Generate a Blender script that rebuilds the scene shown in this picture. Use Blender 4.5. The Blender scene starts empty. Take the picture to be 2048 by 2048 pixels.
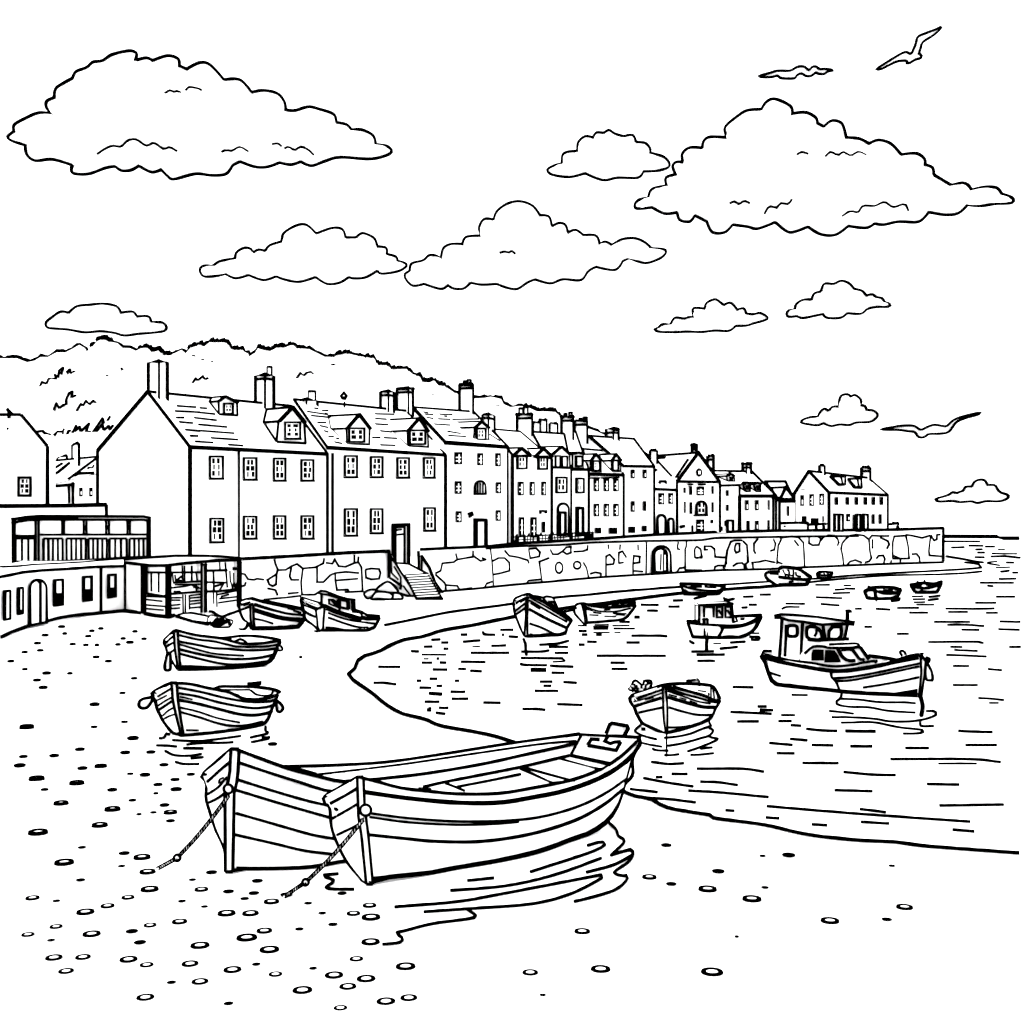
import bpy, math, random
from mathutils import Vector, noise
from mathutils.bvhtree import BVHTree
from mathutils.geometry import tessellate_polygon

random.seed(7)
SC = bpy.context.scene
COL = SC.collection
# ---------------------------------------------------------------- camera geometry
# eye 3.6 m above the wet sand, level view along +Y; surveyed points are worked out from
# the drawing's own scale (2048 units across, focal length 2544 units, horizon at 1079)
F, CX, HZ, EYE = 2544.0, 1024.0, 1079.0, 3.6
CAM = Vector((0, 0, EYE))

def ray(px, py):
    return Vector(((px - CX) / F, 1.0, -(py - HZ) / F))
def P(px, py, Y):
    return CAM + ray(px, py) * Y
def GY(py, z=0.0):
    return F * (EYE - z) / max(py - HZ, 0.5)
def G(px, py, z=0.0):
    return P(px, py, GY(py, z))
def Z(ox, oy, s):
    return lambda pts: [(ox + p[0] * s, oy + p[1] * s) for p in pts]
def onplane(px, py, p0, n):
    d = ray(px, py)
    return CAM + d * ((p0 - CAM).dot(n) / d.dot(n))
def lineplane(a, d, p0, n):
    return a + d * ((p0 - a).dot(n) / d.dot(n))
def topx(v):
    return (CX + F * v.x / v.y, HZ - F * (v.z - EYE) / v.y)
def interp(tab, x):
    if x <= tab[0][0]: return tab[0][1]
    for (a, b), (c, d) in zip(tab, tab[1:]):
        if x <= c: return b + (d - b) * (x - a) / (c - a)
    return tab[-1][1]

def resample(pts, n, smooth=True, closed=False, cusp=False):
    """Catmull-Rom through the points, n samples at even chord length."""
    p = [Vector((*q, 0)) if len(q) == 2 else Vector(q) for q in pts]
    if closed: p = p + [p[0]]
    dense = []
    m = len(p)
    flat = set()
    if cusp:                                             # creases between the puffs of a cloud stay sharp
        ar = sum(a.x * b.y - b.x * a.y for a, b in zip(p, p[1:]))
        for i in range(m - 1):
            d1, d2 = p[i] - p[i - 1 if i else m - 2], p[i + 1] - p[i]
            if d1.length and d2.length and (d1.x * d2.y - d1.y * d2.x) * ar < 0 and d1.normalized().dot(d2.normalized()) < .92: flat.add(i)
    for i in range(m - 1):
        p1, p2 = p[i], p[i + 1]
        p0 = p[i - 1] if i > 0 else (p[m - 2] if closed else p1 * 2 - p2)
        p3 = p[i + 2] if i + 2 < m else (p[1] if closed else p2 * 2 - p1)
        k = 8 if smooth else 1
        for j in range(k):
            t = j / k
            if smooth:
                if cusp:
                    m1 = Vector((0, 0, 0)) if i in flat else (p2 - p0) * .5
                    m2 = Vector((0, 0, 0)) if (i + 1) % (m - 1) in flat else (p3 - p1) * .5
                    t2, t3 = t * t, t * t * t
                    dense.append(p1 * (2 * t3 - 3 * t2 + 1) + m1 * (t3 - 2 * t2 + t) + p2 * (3 * t2 - 2 * t3) + m2 * (t3 - t2)); continue
                dense.append(0.5 * ((2 * p1) + (p2 - p0) * t + (2 * p0 - 5 * p1 + 4 * p2 - p3) * t * t + (3 * p1 - p0 - 3 * p2 + p3) * t ** 3))
            else:
                dense.append(p1.copy())
    dense.append(p[-1].copy())
    L = [0.0]
    for a, b in zip(dense, dense[1:]): L.append(L[-1] + (b - a).length)
    out, j = [], 0
    for i in range(n):
        d = L[-1] * i / (n - 1 if not closed else n)
        while j < len(L) - 2 and L[j + 1] < d: j += 1
        seg = L[j + 1] - L[j]
        out.append(dense[j].lerp(dense[j + 1], (d - L[j]) / seg if seg > 1e-9 else 0))
    return out
def px2(v): return [(q.x, q.y) for q in v]
def plen(pts): return sum(math.dist(a[:2], b[:2]) for a, b in zip(pts, pts[1:]))

# ---------------------------------------------------------------- materials
def mat(name, lo, hi, scale, rough=0.9, spec=0.1):
    m = bpy.data.materials.new(name); m.use_nodes = True
    nt = m.node_tree; b = nt.nodes['Principled BSDF']
    b.inputs['Roughness'].default_value = rough
    b.inputs['Specular IOR Level'].default_value = spec
    if lo == hi:
        b.inputs['Base Color'].default_value = (lo, lo, lo, 1); return m
    tc = nt.nodes.new('ShaderNodeTexCoord'); nz = nt.nodes.new('ShaderNodeTexNoise'); rp = nt.nodes.new('ShaderNodeValToRGB')
    nz.inputs['Scale'].default_value = scale; nz.inputs['Detail'].default_value = 4
    rp.color_ramp.elements[0].color = (lo, lo, lo, 1); rp.color_ramp.elements[1].color = (hi, hi, hi, 1)
    nt.links.new(tc.outputs['Object'], nz.inputs['Vector']); nt.links.new(nz.outputs['Fac'], rp.inputs['Fac'])
    nt.links.new(rp.outputs['Color'], b.inputs['Base Color'])
    return m
INK = mat('black_ink', 0, 0, 1, 1.0, 0.0)
WHITE = {k: mat(k, lo, hi, s) for k, lo, hi, s in [
    ('limewash', .88, .93, 3), ('slate', .87, .92, 6), ('stone', .87, .92, 2), ('sand', .88, .92, 1.5), ('water', .88, .92, .6),
    ('paint', .88, .93, 5), ('timber', .87, .92, 8), ('cloud', .86, .9, .02), ('grass', .8, .88, .05), ('feather', .84, .9, 9)]}

# ---------------------------------------------------------------- mesh collector
class M:
    def __init__(s): s.v, s.f, s.m = [], [], []; s._b = None
    def face(s, pts, mi=0):
        k = len(s.v); s.v += [Vector(p) for p in pts]; s.f.append(tuple(range(k, k + len(pts)))); s.m.append(mi); s._b = None
    def tess(s, pts, mi=0):
        k = len(s.v); s.v += [Vector(p) for p in pts]
        for t in tessellate_polygon([[Vector((p.x, p.y, p.z)) for p in pts]]):
            s.f.append(tuple(k + i for i in t)); s.m.append(mi)
        s._b = None
    def grid(s, rows, mi=0, wrap=False):
        k = len(s.v); n = len(rows[0])
        for r in rows: s.v += [Vector(p) for p in r]
        for i in range(len(rows) - 1):
            for j in range(n if wrap else n - 1):
                a, b = k + i * n + j, k + i * n + (j + 1) % n
                s.f.append((a, b, b + n, a + n)); s.m.append(mi)
        s._b = None
    def tube(s, pts, w, closed=False, seg=6, jit=.14):
        q = [Vector(pts[0])]
        for p in pts[1:]:
            if (Vector(p) - q[-1]).length > 1e-5: q.append(Vector(p))
        if closed and (q[0] - q[-1]).length < 1e-5: q.pop()
        if len(q) < 2: return
        if not closed:                                   # a reversal starts a new stroke
            for i in range(1, len(q) - 1):
                if (q[i] - q[i - 1]).normalized().dot((q[i + 1] - q[i]).normalized()) < -.25:
                    s.tube(q[:i + 1], w, False, seg, jit); s.tube(q[i:], w, False, seg, jit); return
        n = len(q); k = len(s.v); nrm = None
        for i, p in enumerate(q):
            a = q[i - 1] if (i > 0 or closed) else None
            b = q[(i + 1) % n] if (i < n - 1 or closed) else None
            d1 = (p - a).normalized() if a is not None else None
            d2 = (b - p).normalized() if b is not None else None
            t = ((d1 or d2) + (d2 or d1))
            t = t.normalized() if t.length > 1e-6 else (d2 or d1)
            mit = min(1 / max(t.dot(d2 or d1), .5), 1.45)
            if nrm is None:
                nrm = t.cross(Vector((0, 0, 1)))
                if nrm.length < .1: nrm = t.cross(Vector((1, 0, 0)))
            nrm = (nrm - t * nrm.dot(t)).normalized(); bn = t.cross(nrm)
            r = (w + 1.3) * .5 * max(p.y, 1) / F * (1 + jit * noise.noise(Vector((topx(p)[0] * .07, topx(p)[1] * .07, w)))) * mit
            if p.z < r: p = Vector((p.x, p.y, r))
            p = p + (CAM - p).normalized() * (r * .9)             # the stroke sits on its surface
            for c in range(seg):
                an = 2 * math.pi * c / seg
                s.v.append(p + nrm * (math.cos(an) * r) + bn * (math.sin(an) * r))
        for i in range(n if closed else n - 1):
            for c in range(seg):
                a, b = k + i * seg + c, k + i * seg + (c + 1) % seg
                c2, d = k + ((i + 1) % n) * seg + (c + 1) % seg, k + ((i + 1) % n) * seg + c
                s.f.append((a, b, c2, d)); s.m.append(1)
        if not closed:
            s.f.append(tuple(k + c for c in range(seg))[::-1]); s.m.append(1)
            s.f.append(tuple(k + (n - 1) * seg + c for c in range(seg))); s.m.append(1)
    def bvh(s):
        if s._b is None:
            fs = [f for f, m in zip(s.f, s.m) if m == 0]
            s._b = BVHTree.FromPolygons([tuple(v) for v in s.v], fs)
        return s._b
    def drape(s, pts, w, smooth=False, step=7, closed=False):
        """a stroke that lies on this mesh's own surface"""
        if closed: pts = list(pts) + [pts[0]]
        n = max(2, int(plen(pts) / step) + 1)
        if smooth: n = max(n, 2 * len(pts))
        q = resample(pts, n, smooth) if (smooth or len(pts) == 2) else None
        if q is None:
            q = []
            for a, b in zip(pts, pts[1:]):
                k = max(1, int(math.dist(a, b) / step))
                q += [Vector((a[0] + (b[0] - a[0]) * i / k, a[1] + (b[1] - a[1]) * i / k, 0)) for i in range(k)]
            q.append(Vector((*pts[-1], 0)))
        b = s.bvh(); run = []
        for p in q:
            d = ray(p.x, p.y); h = b.ray_cast(CAM, d.normalized(), 6000)
            if h[0] is None:
                if len(run) > 1: s.tube(run, w)
                run = []
            else: run.append(h[0])
        if len(run) > 1: s.tube(run, w)
    def blot(s, pts, Y=None, lift=.03):
        """a solid dark patch lying on this mesh's own surface"""
        b = s.bvh(); o = []
        for x, y in pts:
            for dy in (0, -2, -4, -7, -10):
                d = ray(x, y + dy).normalized(); h = b.ray_cast(CAM, d, 6000)
                if h[0] is not None: break
            if h[0] is None: continue
            o.append(h[0] - d * (lift * h[0].y / 40))
        if len(o) > 2: s.tess(o, 1)
    def box(s, base, up, w=0, mi=0, bottom=False):
        """base: 4 points, up: vector or 4 upper points"""
        b = [Vector(p) for p in base]; t = [p + up for p in b] if isinstance(up, Vector) else [Vector(p) for p in up]
        k = len(s.v); s.v += b + t
        for f in ((3, 2, 1, 0), (4, 5, 6, 7), (0, 1, 5, 4), (1, 2, 6, 5), (2, 3, 7, 6), (3, 0, 4, 7)):
            s.f.append(tuple(k + i for i in f)); s.m.append(mi)
        s._b = None
        if w:
            s.tube(t, w, True)
            if bottom: s.tube(b, w, True)
            for i in range(4): s.tube([b[i], t[i]], w)
    def build(s, name, root=None, parent=None, white='limewash', loc=None):
        o0 = Vector(root['o']) if root is not None else Vector(loc if loc is not None else (0, 0, 0))
        me = bpy.data.meshes.new(name)
        me.from_pydata([tuple(v - o0) for v in s.v], [], s.f)
        me.materials.append(WHITE[white]); me.materials.append(INK)
        me.polygons.foreach_set('material_index', s.m); me.update()
        o = bpy.data.objects.new(name, me); COL.objects.link(o)
        p = parent or (root['e'] if root else None)
        if p is not None: o.parent = p
        else: o.location = o0
        return o

def tag(o, label=None, cat=None, group=None, kind=None):
    if label: o['label'] = label
    if cat: o['category'] = cat
    if group: o['group'] = group
    if kind: o['kind'] = kind
    return o
def thing(name, label, cat, loc, group=None):
    e = bpy.data.objects.new(name, None); COL.objects.link(e); e.location = loc
    e.empty_display_size = .5
    tag(e, label, cat, group)
    return {'e': e, 'o': tuple(loc)}

def pillow(m, pts, Y, T, w, n=None, smooth=True, cusp=False):
    """rounded solid with the given outline, thickness 2T, ink round its rim"""
    n = n or max(16, int(plen(list(pts) + [pts[0]]) / 5))
    q = resample(pts, n, smooth, True, cusp)
    xs = [p.x for p in q]; ys = [p.y for p in q]
    c = Vector(((min(xs) + max(xs)) / 2, sum(ys) / n, 0))
    def midy(x):
        h = [a.y + (b_.y - a.y) * (x - a.x) / (b_.x - a.x) for a, b_ in zip(q, q[1:] + q[:1]) if (a.x - x) * (b_.x - x) < 0]
        return (min(h) + max(h)) / 2 if h else c.y
    sp_ = []
    for p in q:
        tx = c.x + (p.x - c.x) * .86; sp_.append(Vector((tx, midy(tx), 0)))
    fr, bk = [], []; vd = ray(c.x, c.y).normalized()
    for r in (1, .9, .8, .6, .35, 0):
        dep = T * (max(0, 1 - (r / .9) ** 2) + .25 * (1 - r))
        a = [t_.lerp(p, r) for p, t_ in zip(q, sp_)]
        f3 = [P(p.x, p.y, Y) for p in a]
        fr.append([v - vd * dep for v in f3]); bk.append([v + vd * dep for v in f3])
    m.grid(fr, 0, True); m.grid(bk, 0, True)
    m.tube([v - vd * (w * 2 * v.y / F) for v in fr[0]], w, True)
# ================================================================ light and sky
w = bpy.data.worlds.new('World'); SC.world = w; w.use_nodes = True
nt = w.node_tree; bg = nt.nodes['Background']; bg.inputs['Strength'].default_value = 0.15
sky = nt.nodes.new('ShaderNodeTexSky'); sky.sky_type = 'NISHITA'; sky.sun_disc = False
sky.sun_elevation = math.radians(52); sky.sun_rotation = math.radians(200); sky.dust_density = 4.0
# bright even overcast: the clear-sky colour seen through a white veil of high cloud
veil = nt.nodes.new('ShaderNodeMix'); veil.data_type = 'RGBA'; veil.inputs[0].default_value = .85
veil.inputs[7].default_value = (8.6, 8.6, 8.6, 1)
nt.links.new(sky.outputs['Color'], veil.inputs[6]); nt.links.new(veil.outputs[2], bg.inputs['Color'])
sl = bpy.data.lights.new('sun', 'SUN'); sl.energy = 0.7; sl.angle = math.radians(25); sl.color = (1, .98, .96)
so = bpy.data.objects.new('sun', sl); COL.objects.link(so)
az, el = math.radians(200), math.radians(52)
sd = Vector((math.sin(az) * math.cos(el), math.cos(az) * math.cos(el), math.sin(el)))
so.rotation_euler = sd.to_track_quat('Z', 'Y').to_euler(); so.location = (0, -20, 60)
SC.view_settings.view_transform = 'Standard'; SC.view_settings.look = 'None'; SC.view_settings.gamma = 1
SC.view_settings.exposure = 1.4
cd = bpy.data.cameras.new('camera'); co = bpy.data.objects.new('camera', cd); COL.objects.link(co)
cd.sensor_width = 36; cd.lens = 36 * F / 2048; cd.shift_y = (HZ - 1024) / 2048; cd.clip_end = 20000
co.location = CAM; co.rotation_euler = (math.radians(90), 0, 0); SC.camera = co
SC.cycles.max_bounces = 8

# ================================================================ ground, water, hill
SHORE = [(1963, 1145), (1936, 1148), (1881, 1151), (1765, 1154), (1645, 1164), (1545, 1176), (1455, 1182), (1362, 1190), (1267, 1202), (1116, 1222), (1028, 1237), (950, 1253), (882, 1265), (848, 1276), (801, 1285), (758, 1306), (727, 1316), (716, 1324), (708, 1343), (696, 1354), (714, 1369), (745, 1390), (770, 1411), (804, 1430), (851, 1442), (882, 1455), (950, 1467), (991, 1476), (1022, 1486), (1120, 1520), (1200, 1560), (1260, 1592), (1301, 1601), (1337, 1619), (1423, 1634), (1431, 1640), (1525, 1652), (1615, 1672), (1709, 1683), (1790, 1687), (1851, 1695), (2039, 1709)]
b = M()
S = 4200
b.face([(-S, -60, 0), (S, -60, 0), (S, S, 0), (-S, S, 0)])
tag(b.build('beach', white='sand'), kind='structure')

wm = M(); ZW = .004
edge = [G(x, y, ZW) for x, y in px2(resample(SHORE, 160, True))]
poly = edge + [Vector((60, 12, ZW)), Vector((4000, 12, ZW)), Vector((4000, 4000, ZW)), Vector((900, 4000, ZW)), G(1893, 1113, ZW), G(1940, 1124, ZW), G(1962, 1134, ZW), G(1969, 1140, ZW)]
wm.tess(poly)
wm.tube(edge[22:], 7); wm.tube(edge[:23], 3.8)
wm.tube([Vector((940, 3990, 0)), Vector((1590, 3990, 0))], 8)
def water_stroke(pts, w=5.5, smooth=None):
    n = max(2, int(plen(pts) / 10) + 1)
    if smooth is None: smooth = len(pts) > 2
    q = resample(pts, max(n, len(pts) * (4 if smooth else 1)), smooth)
    return [G(p.x, p.y, .01) for p in q], w
def ripples_reflections(m, zf, data, w=5.5):  # ink strokes for ripples and for painted reflections on the water
    for d in data:
        ww = w
        if isinstance(d, tuple): d, ww = d
        q, ww = water_stroke(zf(d), ww); m.tube(q, ww - .2, jit=.12)
za = Z(680, 1200, .3106)
ripples_reflections(wm, za, [[(1030, 200), (1118, 200)], [(775, 232), (822, 232)], [(920, 218), (935, 230), (1000, 232)], [(1040, 232), (1060, 232)], [(1090, 243), (1142, 247)], [(795, 277), (900, 268)], ([(853, 302), (900, 304)], 3), [(975, 303), (1068, 300)], [(840, 348), (1092, 348)], [(778, 405), (938, 407)], [(762, 450), (810, 452)], [(840, 463), (912, 467)], [(245, 438), (390, 438)], [(215, 540), (285, 541), (358, 550)], [(590, 265), (645, 262)], [(650, 282), (700, 282)], [(537, 308), (597, 308)], [(665, 322), (700, 322)], [(460, 337), (505, 340)], ([(525, 357), (685, 358)], 4), ([(537, 383), (572, 383)], 3), [(620, 385), (640, 385)], [(525, 411), (595, 411)], [(640, 411), (687, 411)], [(595, 455), (692, 456)], [(492, 527), (525, 527)], [(575, 515), (628, 515)], [(737, 527), (770, 527)], [(510, 572), (590, 572)], [(620, 560), (660, 560)], ([(575, 610), (655, 616)], 7), [(710, 598), (808, 598)], [(717, 643), (828, 643)], [(543, 662), (642, 662)], ([(568, 697), (590, 697)], 3), [(635, 701), (700, 701)], ([(558, 717), (590, 717)], 7), [(620, 733), (675, 740)], [(922, 667), (1035, 669)], [(1173, 708), (1265, 709), (1320, 714)], [(1398, 677), (1562, 683)], [(1285, 533), (1370, 533)], [(1308, 560), (1363, 560)], [(1252, 592), (1407, 592)], [(1440, 535), (1523, 541)],
    [(1165, 340), (1290, 340), (1343, 333)], [(1285, 296), (1390, 290), (1470, 270)], [(1343, 310), (1470, 310)], [(1163, 381), (1400, 383), (1435, 384)], ([(1435, 384), (1445, 398), (1370, 403)], 3.5), [(1380, 348), (1472, 348)], [(1163, 420), (1200, 426), (1335, 427)], [(1355, 430), (1400, 434), (1503, 438)], ([(1225, 463), (1330, 463)], 9), [(1360, 476), (1447, 476)], ([(1182, 262), (1194, 290), (1196, 330), (1200, 360)], 6),  # reflection of the sharp-bowed boat and its stem, drawn in ink
    ([(1530, 170), (1590, 170)], 3), ([(1630, 177), (1730, 177)], 3), ([(1640, 165), (1730, 163)], 3), ([(1755, 170), (1865, 170)], 3), [(1535, 208), (1590, 208)], ([(1630, 192), (1730, 192)], 4), ([(1760, 190), (1900, 190)], 4), ([(1630, 215), (1738, 215)], 3), ([(1765, 215), (1808, 215)], 3), [(1555, 232), (1595, 232)], [(1648, 232), (1687, 232)], [(1800, 148), (1865, 150)], [(1590, 277), (1655, 277)], [(1535, 296), (1577, 296)]])  # includes the painted reflection of the boat with fine plank lines
ripples_reflections(wm, Z(1000, 1160, .29), [[(970, 180), (1095, 182)], [(1015, 220), (1088, 222)], [(1195, 152), (1260, 150)], [(1160, 193), (1240, 193)], [(905, 393), (1085, 393), (1150, 397)], [(870, 440), (965, 440)], [(665, 531), (1145, 531)], [(760, 579), (862, 579)], [(767, 621), (882, 622)], [(1320, 503), (1475, 500)], [(1355, 525), (1550, 523)], [(1360, 566), (1483, 566)], ([(1428, 410), (1424, 455), (1425, 500)], 6.5), ([(1470, 442), (1525, 442)], 3), [(1590, 440), (1690, 434)], [(1520, 482), (1635, 470)], ([(1730, 373), (1790, 373)], 3.5), [(1720, 400), (1785, 403), (1780, 420), (1730, 420)], [(1602, 745), (1750, 748)], [(1588, 917), (1710, 922), (1875, 930)], [(1790, 905), (1885, 905)], [(1775, 880), (1840, 880)], [(1680, 125), (1745, 123)], [(1790, 110), (1868, 110)], [(1545, 135), (1560, 148), (1612, 140)], [(1715, 180), (1772, 180)], [(1670, 200), (1703, 198)], ([(925, 268), (965, 268)], 7), [(1310, 430), (1335, 445)], ([(1340, 137), (1380, 127), (1420, 118)], 5)])  # ripples, plus the mooring post's reflection as one ink stroke
ripples_reflections(wm, Z(1260, 1440, .4079), [[(525, 12), (632, 12)], [(727, 10), (793, 10)], [(787, 30), (840, 33)], [(865, 48), (940, 56), (1018, 59)], ([(1055, 60), (1205, 62)], 6.5), [(785, 97), (870, 105)], [(683, 117), (797, 127)], [(890, 127), (998, 129)], ([(1080, 134), (1188, 134)], 6), [(718, 167), (808, 168)], [(1350, 142), (1465, 142)], [(1608, 58), (1690, 62), (1778, 64)], [(1645, 127), (1798, 127)], [(1277, 196), (1660, 196), (1818, 210)], ([(1512, 216), (1700, 216)], 4), [(845, 215), (1023, 216)], [(327, 243), (560, 244), (655, 258)], [(105, 210), (190, 220), (263, 216)], [(203, 269), (283, 269)], [(125, 284), (160, 284)], [(67, 289), (190, 312), (310, 330)], [(343, 306), (440, 310), (527, 323)], [(285, 350), (450, 360), (680, 382)], [(0, 342), (135, 358)], [(80, 385), (200, 393), (322, 408)], [(467, 446), (513, 449)], [(665, 481), (733, 486)], [(670, 426), (950, 450), (1280, 475), (1670, 502)], [(1127, 440), (1255, 456)], [(1130, 503), (1272, 511)], [(890, 515), (968, 520)], [(1047, 259), (1190, 272), (1303, 274)], [(1002, 348), (1190, 353)], [(1455, 318), (1615, 321)], [(1518, 423), (1660, 421), (1832, 418)], [(1580, 541), (1690, 550)]])
ripples_reflections(wm, Z(1220, 1320, .14493), [([(440, 880), (410, 920), (350, 970), (350, 1000), (430, 1045), (540, 1080), (640, 1105)], 4.5), ([(430, 970), (490, 970)], 6), [(430, 1150), (560, 1180), (715, 1205)], [(590, 1235), (640, 1255), (810, 1262)], [(750, 1085), (900, 1070), (1100, 1030), (1250, 970), (1370, 930)], [(1370, 870), (1395, 920), (1370, 950), (1425, 980), (1370, 1050), (1250, 1090), (1000, 1160), (805, 1195)], [(1370, 1060), (1400, 1080), (1490, 1100), (1420, 1140), (1250, 1210), (1075, 1270)], [(1250, 1235), (1410, 1215)], [(1110, 1320), (1250, 1315), (1430, 1295)], [(750, 1325), (870, 1320), (950, 1310)], ([(780, 1030), (780, 1180), (780, 1330)], 3)], 4.5)  # reflection of the bow-on rowing boat, drawn in ink
ripples_reflections(wm, Z(1500, 1200, .20704), [[(885, 920), (870, 960), (830, 995), (870, 1025), (1000, 1042), (1150, 1045), (1350, 1080), (1600, 1095)], [(870, 962), (1050, 970), (1250, 995), (1480, 997), (1600, 1005)], [(765, 1080), (880, 1090), (1000, 1105)], [(790, 1140), (960, 1140), (1200, 1155), (1350, 1180), (1550, 1180), (1700, 1155), (1800, 1115), (1780, 1085), (1700, 1080)], [(880, 1192), (1000, 1190), (1200, 1190), (1430, 1235), (1650, 1260), (1680, 1275), (1630, 1295), (1480, 1298)], ([(1650, 955), (1668, 1040), (1655, 1130)], 8), [(1645, 1180), (1655, 1225), (1775, 1225)], [(400, 925), (558, 927)], [(300, 1120), (435, 1120)], ([(340, 45), (530, 47)], 4), ([(310, 95), (350, 78), (480, 77)], 4)], 4.5)  # reflection of the large motor boat inked on the water, with ripples
ripples_reflections(wm, Z(1600, 1060, .2319), [[(1312, 163), (1412, 160)], [(1460, 147), (1577, 148)], [(1597, 155), (1680, 155)], ([(1708, 177), (1767, 177)], 3), [(1520, 180), (1568, 178)], [(1530, 207), (1593, 207)], ([(1657, 212), (1868, 215)], 3.5), [(1648, 240), (1790, 240), (1895, 250)], [(1512, 246), (1585, 248)], [(1780, 292), (1843, 293)], ([(1697, 280), (1630, 285), (1620, 295), (1720, 312)], 3), ([(1693, 332), (1808, 328)], 3), [(1735, 370), (1800, 362)], [(1832, 379), (1880, 379)], [(1720, 434), (1860, 430)], [(1553, 466), (1843, 466)], [(1622, 492), (1662, 495)], [(1692, 586), (1853, 586)], [(1512, 638), (1690, 638)], [(1253, 687), (1530, 690), (1672, 686)], [(1278, 716), (1447, 716)], [(1605, 724), (1705, 724)], [(1157, 802), (1465, 802)], [(1270, 827), (1450, 828), (1585, 838)], [(1390, 868), (1550, 872)], [(1720, 798), (1903, 803)], [(1710, 864), (1895, 871)], [(1107, 975), (1500, 973), (1577, 983)], [(1295, 1016), (1403, 1018)], [(1330, 1043), (1533, 1052)], [(1260, 1087), (1400, 1090), (1610, 1100)], [(1320, 1181), (1457, 1181)], [(1622, 1207), (1740, 1217)], [(1320, 1345), (1532, 1345)], [(1537, 1457), (1630, 1460), (1757, 1474)], ([(1632, 1497), (1713, 1497)], 3.5), [(1805, 1018), (1903, 1018)], [(555, 845), (620, 845)], [(837, 905), (938, 905)], [(475, 689), (533, 689)], [(657, 690), (775, 697)], [(838, 682), (1025, 682)], [(943, 723), (1103, 723)], [(183, 648), (335, 660)], [(140, 590), (360, 598)], ([(287, 555), (430, 550)], 4), ([(305, 525), (380, 520)], 4), ([(375, 487), (440, 487)], 3.5), [(390, 515), (473, 518)], [(132, 483), (257, 483)], [(0, 647), (43, 647)], [(787, 600), (868, 600)], [(790, 625), (855, 615)], ([(967, 582), (1060, 580)], 3.5), ([(975, 607), (1077, 605)], 4), ([(985, 632), (1077, 630)], 4), [(1115, 587), (1205, 577)], [(1107, 615), (1190, 605)], ([(1003, 653), (1155, 653)], 4)], 4.6)  # ripples, ending with inked reflections of the far pair of boats
tag(wm.build('water', white='water'), kind='structure')

# wet hollows in the sand under the beached boats
def hollow(outline, zf, lines, w):
    m = M(); m.tess([G(x, y, .003) for x, y in px2(resample(zf(outline), 40, True, True))])
    ripples_reflections(m, zf, lines, w)
    tag(m.build('puddle', white='water'), kind='structure')
hollow([(560, 665), (1000, 640), (1500, 570), (1760, 470), (1830, 590), (1790, 740), (1500, 830), (1150, 900), (870, 960), (790, 960), (900, 850), (600, 750)], Z(380, 1420, .4865),
    [[(1720, 465), (1752, 495), (1760, 520), (1785, 545), (1730, 600)], [(1730, 600), (1800, 580), (1822, 588), (1805, 625), (1745, 668), (1765, 682), (1800, 690), (1760, 735), (1680, 765), (1580, 790)], [(1635, 560), (1690, 545), (1708, 555), (1640, 590), (1400, 668)], [(1690, 612), (1500, 680), (1300, 725), (1070, 745)], [(1818, 600), (1740, 640), (1630, 670)], [(1690, 680), (1640, 690), (1300, 755), (1100, 790), (840, 812)], [(1690, 680), (1690, 695), (1560, 760), (1400, 800), (1130, 820), (960, 832)], [(1140, 822), (1175, 848), (1150, 860), (1000, 880), (900, 905), (850, 920), (875, 940), (860, 958), (790, 965)], [(1140, 704), (1250, 693)], [(610, 675), (550, 685), (592, 705), (560, 730), (580, 738), (675, 740)]], 6)
hollow([(250, 730), (520, 640), (1300, 560), (1360, 660), (900, 760), (700, 930), (430, 910)], Z(260, 1340, .20704),
    [[(285, 670), (330, 660), (345, 630), (385, 630)], [(410, 685), (540, 692), (660, 695), (850, 675), (1070, 645)], [(545, 728), (680, 715), (880, 712), (1000, 705)], [(1310, 560), (1310, 600), (1330, 620), (1165, 660)], [(1275, 660), (1345, 668), (1175, 705)], [(255, 735), (370, 740), (450, 748)], ([(515, 765), (710, 768)], 6), [(340, 790), (430, 830), (580, 835), (690, 818)], [(585, 862), (710, 850)], [(440, 895), (520, 915), (670, 915)]], 5)

# quay wall survey: distance of the wall's foot along the picture
WALLB = [(885, 1185), (950, 1180), (1050, 1170), (1100, 1166), (1200, 1157), (1300, 1151), (1330, 1149), (1440, 1143), (1530, 1141), (1640, 1136), (1760, 1131), (1886, 1127)]
def YW(px): return interp([(836, 84.0)] + [(x, GY(y)) for x, y in WALLB], px)
# low ledge of foreshore between wall and water
LEDGE = [(770, 1252), (830, 1240), (900, 1226), (1000, 1213), (1104, 1198), (1171, 1192), (1252, 1184), (1360, 1176), (1449, 1171), (1551, 1164), (1646, 1158), (1701, 1153), (1765, 1149), (1843, 1145), (1917, 1141), (1957, 1138), (1966, 1135), (1955, 1130), (1930, 1127)]
m = M()
le = [G(x, y, .02) for x, y in px2(resample(LEDGE, 90, True))]
wf = [G(x, y + .4, .02) for x, y in px2(resample([(770, 1198)] + WALLB + [(1930, 1127)], 90, False))]
m.grid([le, wf]); m.tube(le[:45], 5); m.tube(le[44:], 3.8)
m.tube([G(x, y, .02) for x, y in [(1893, 1115), (1925, 1120), (1950, 1125), (1966, 1127)]], 4)
tag(m.build('shore_path', white='sand'), kind='structure')

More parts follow.
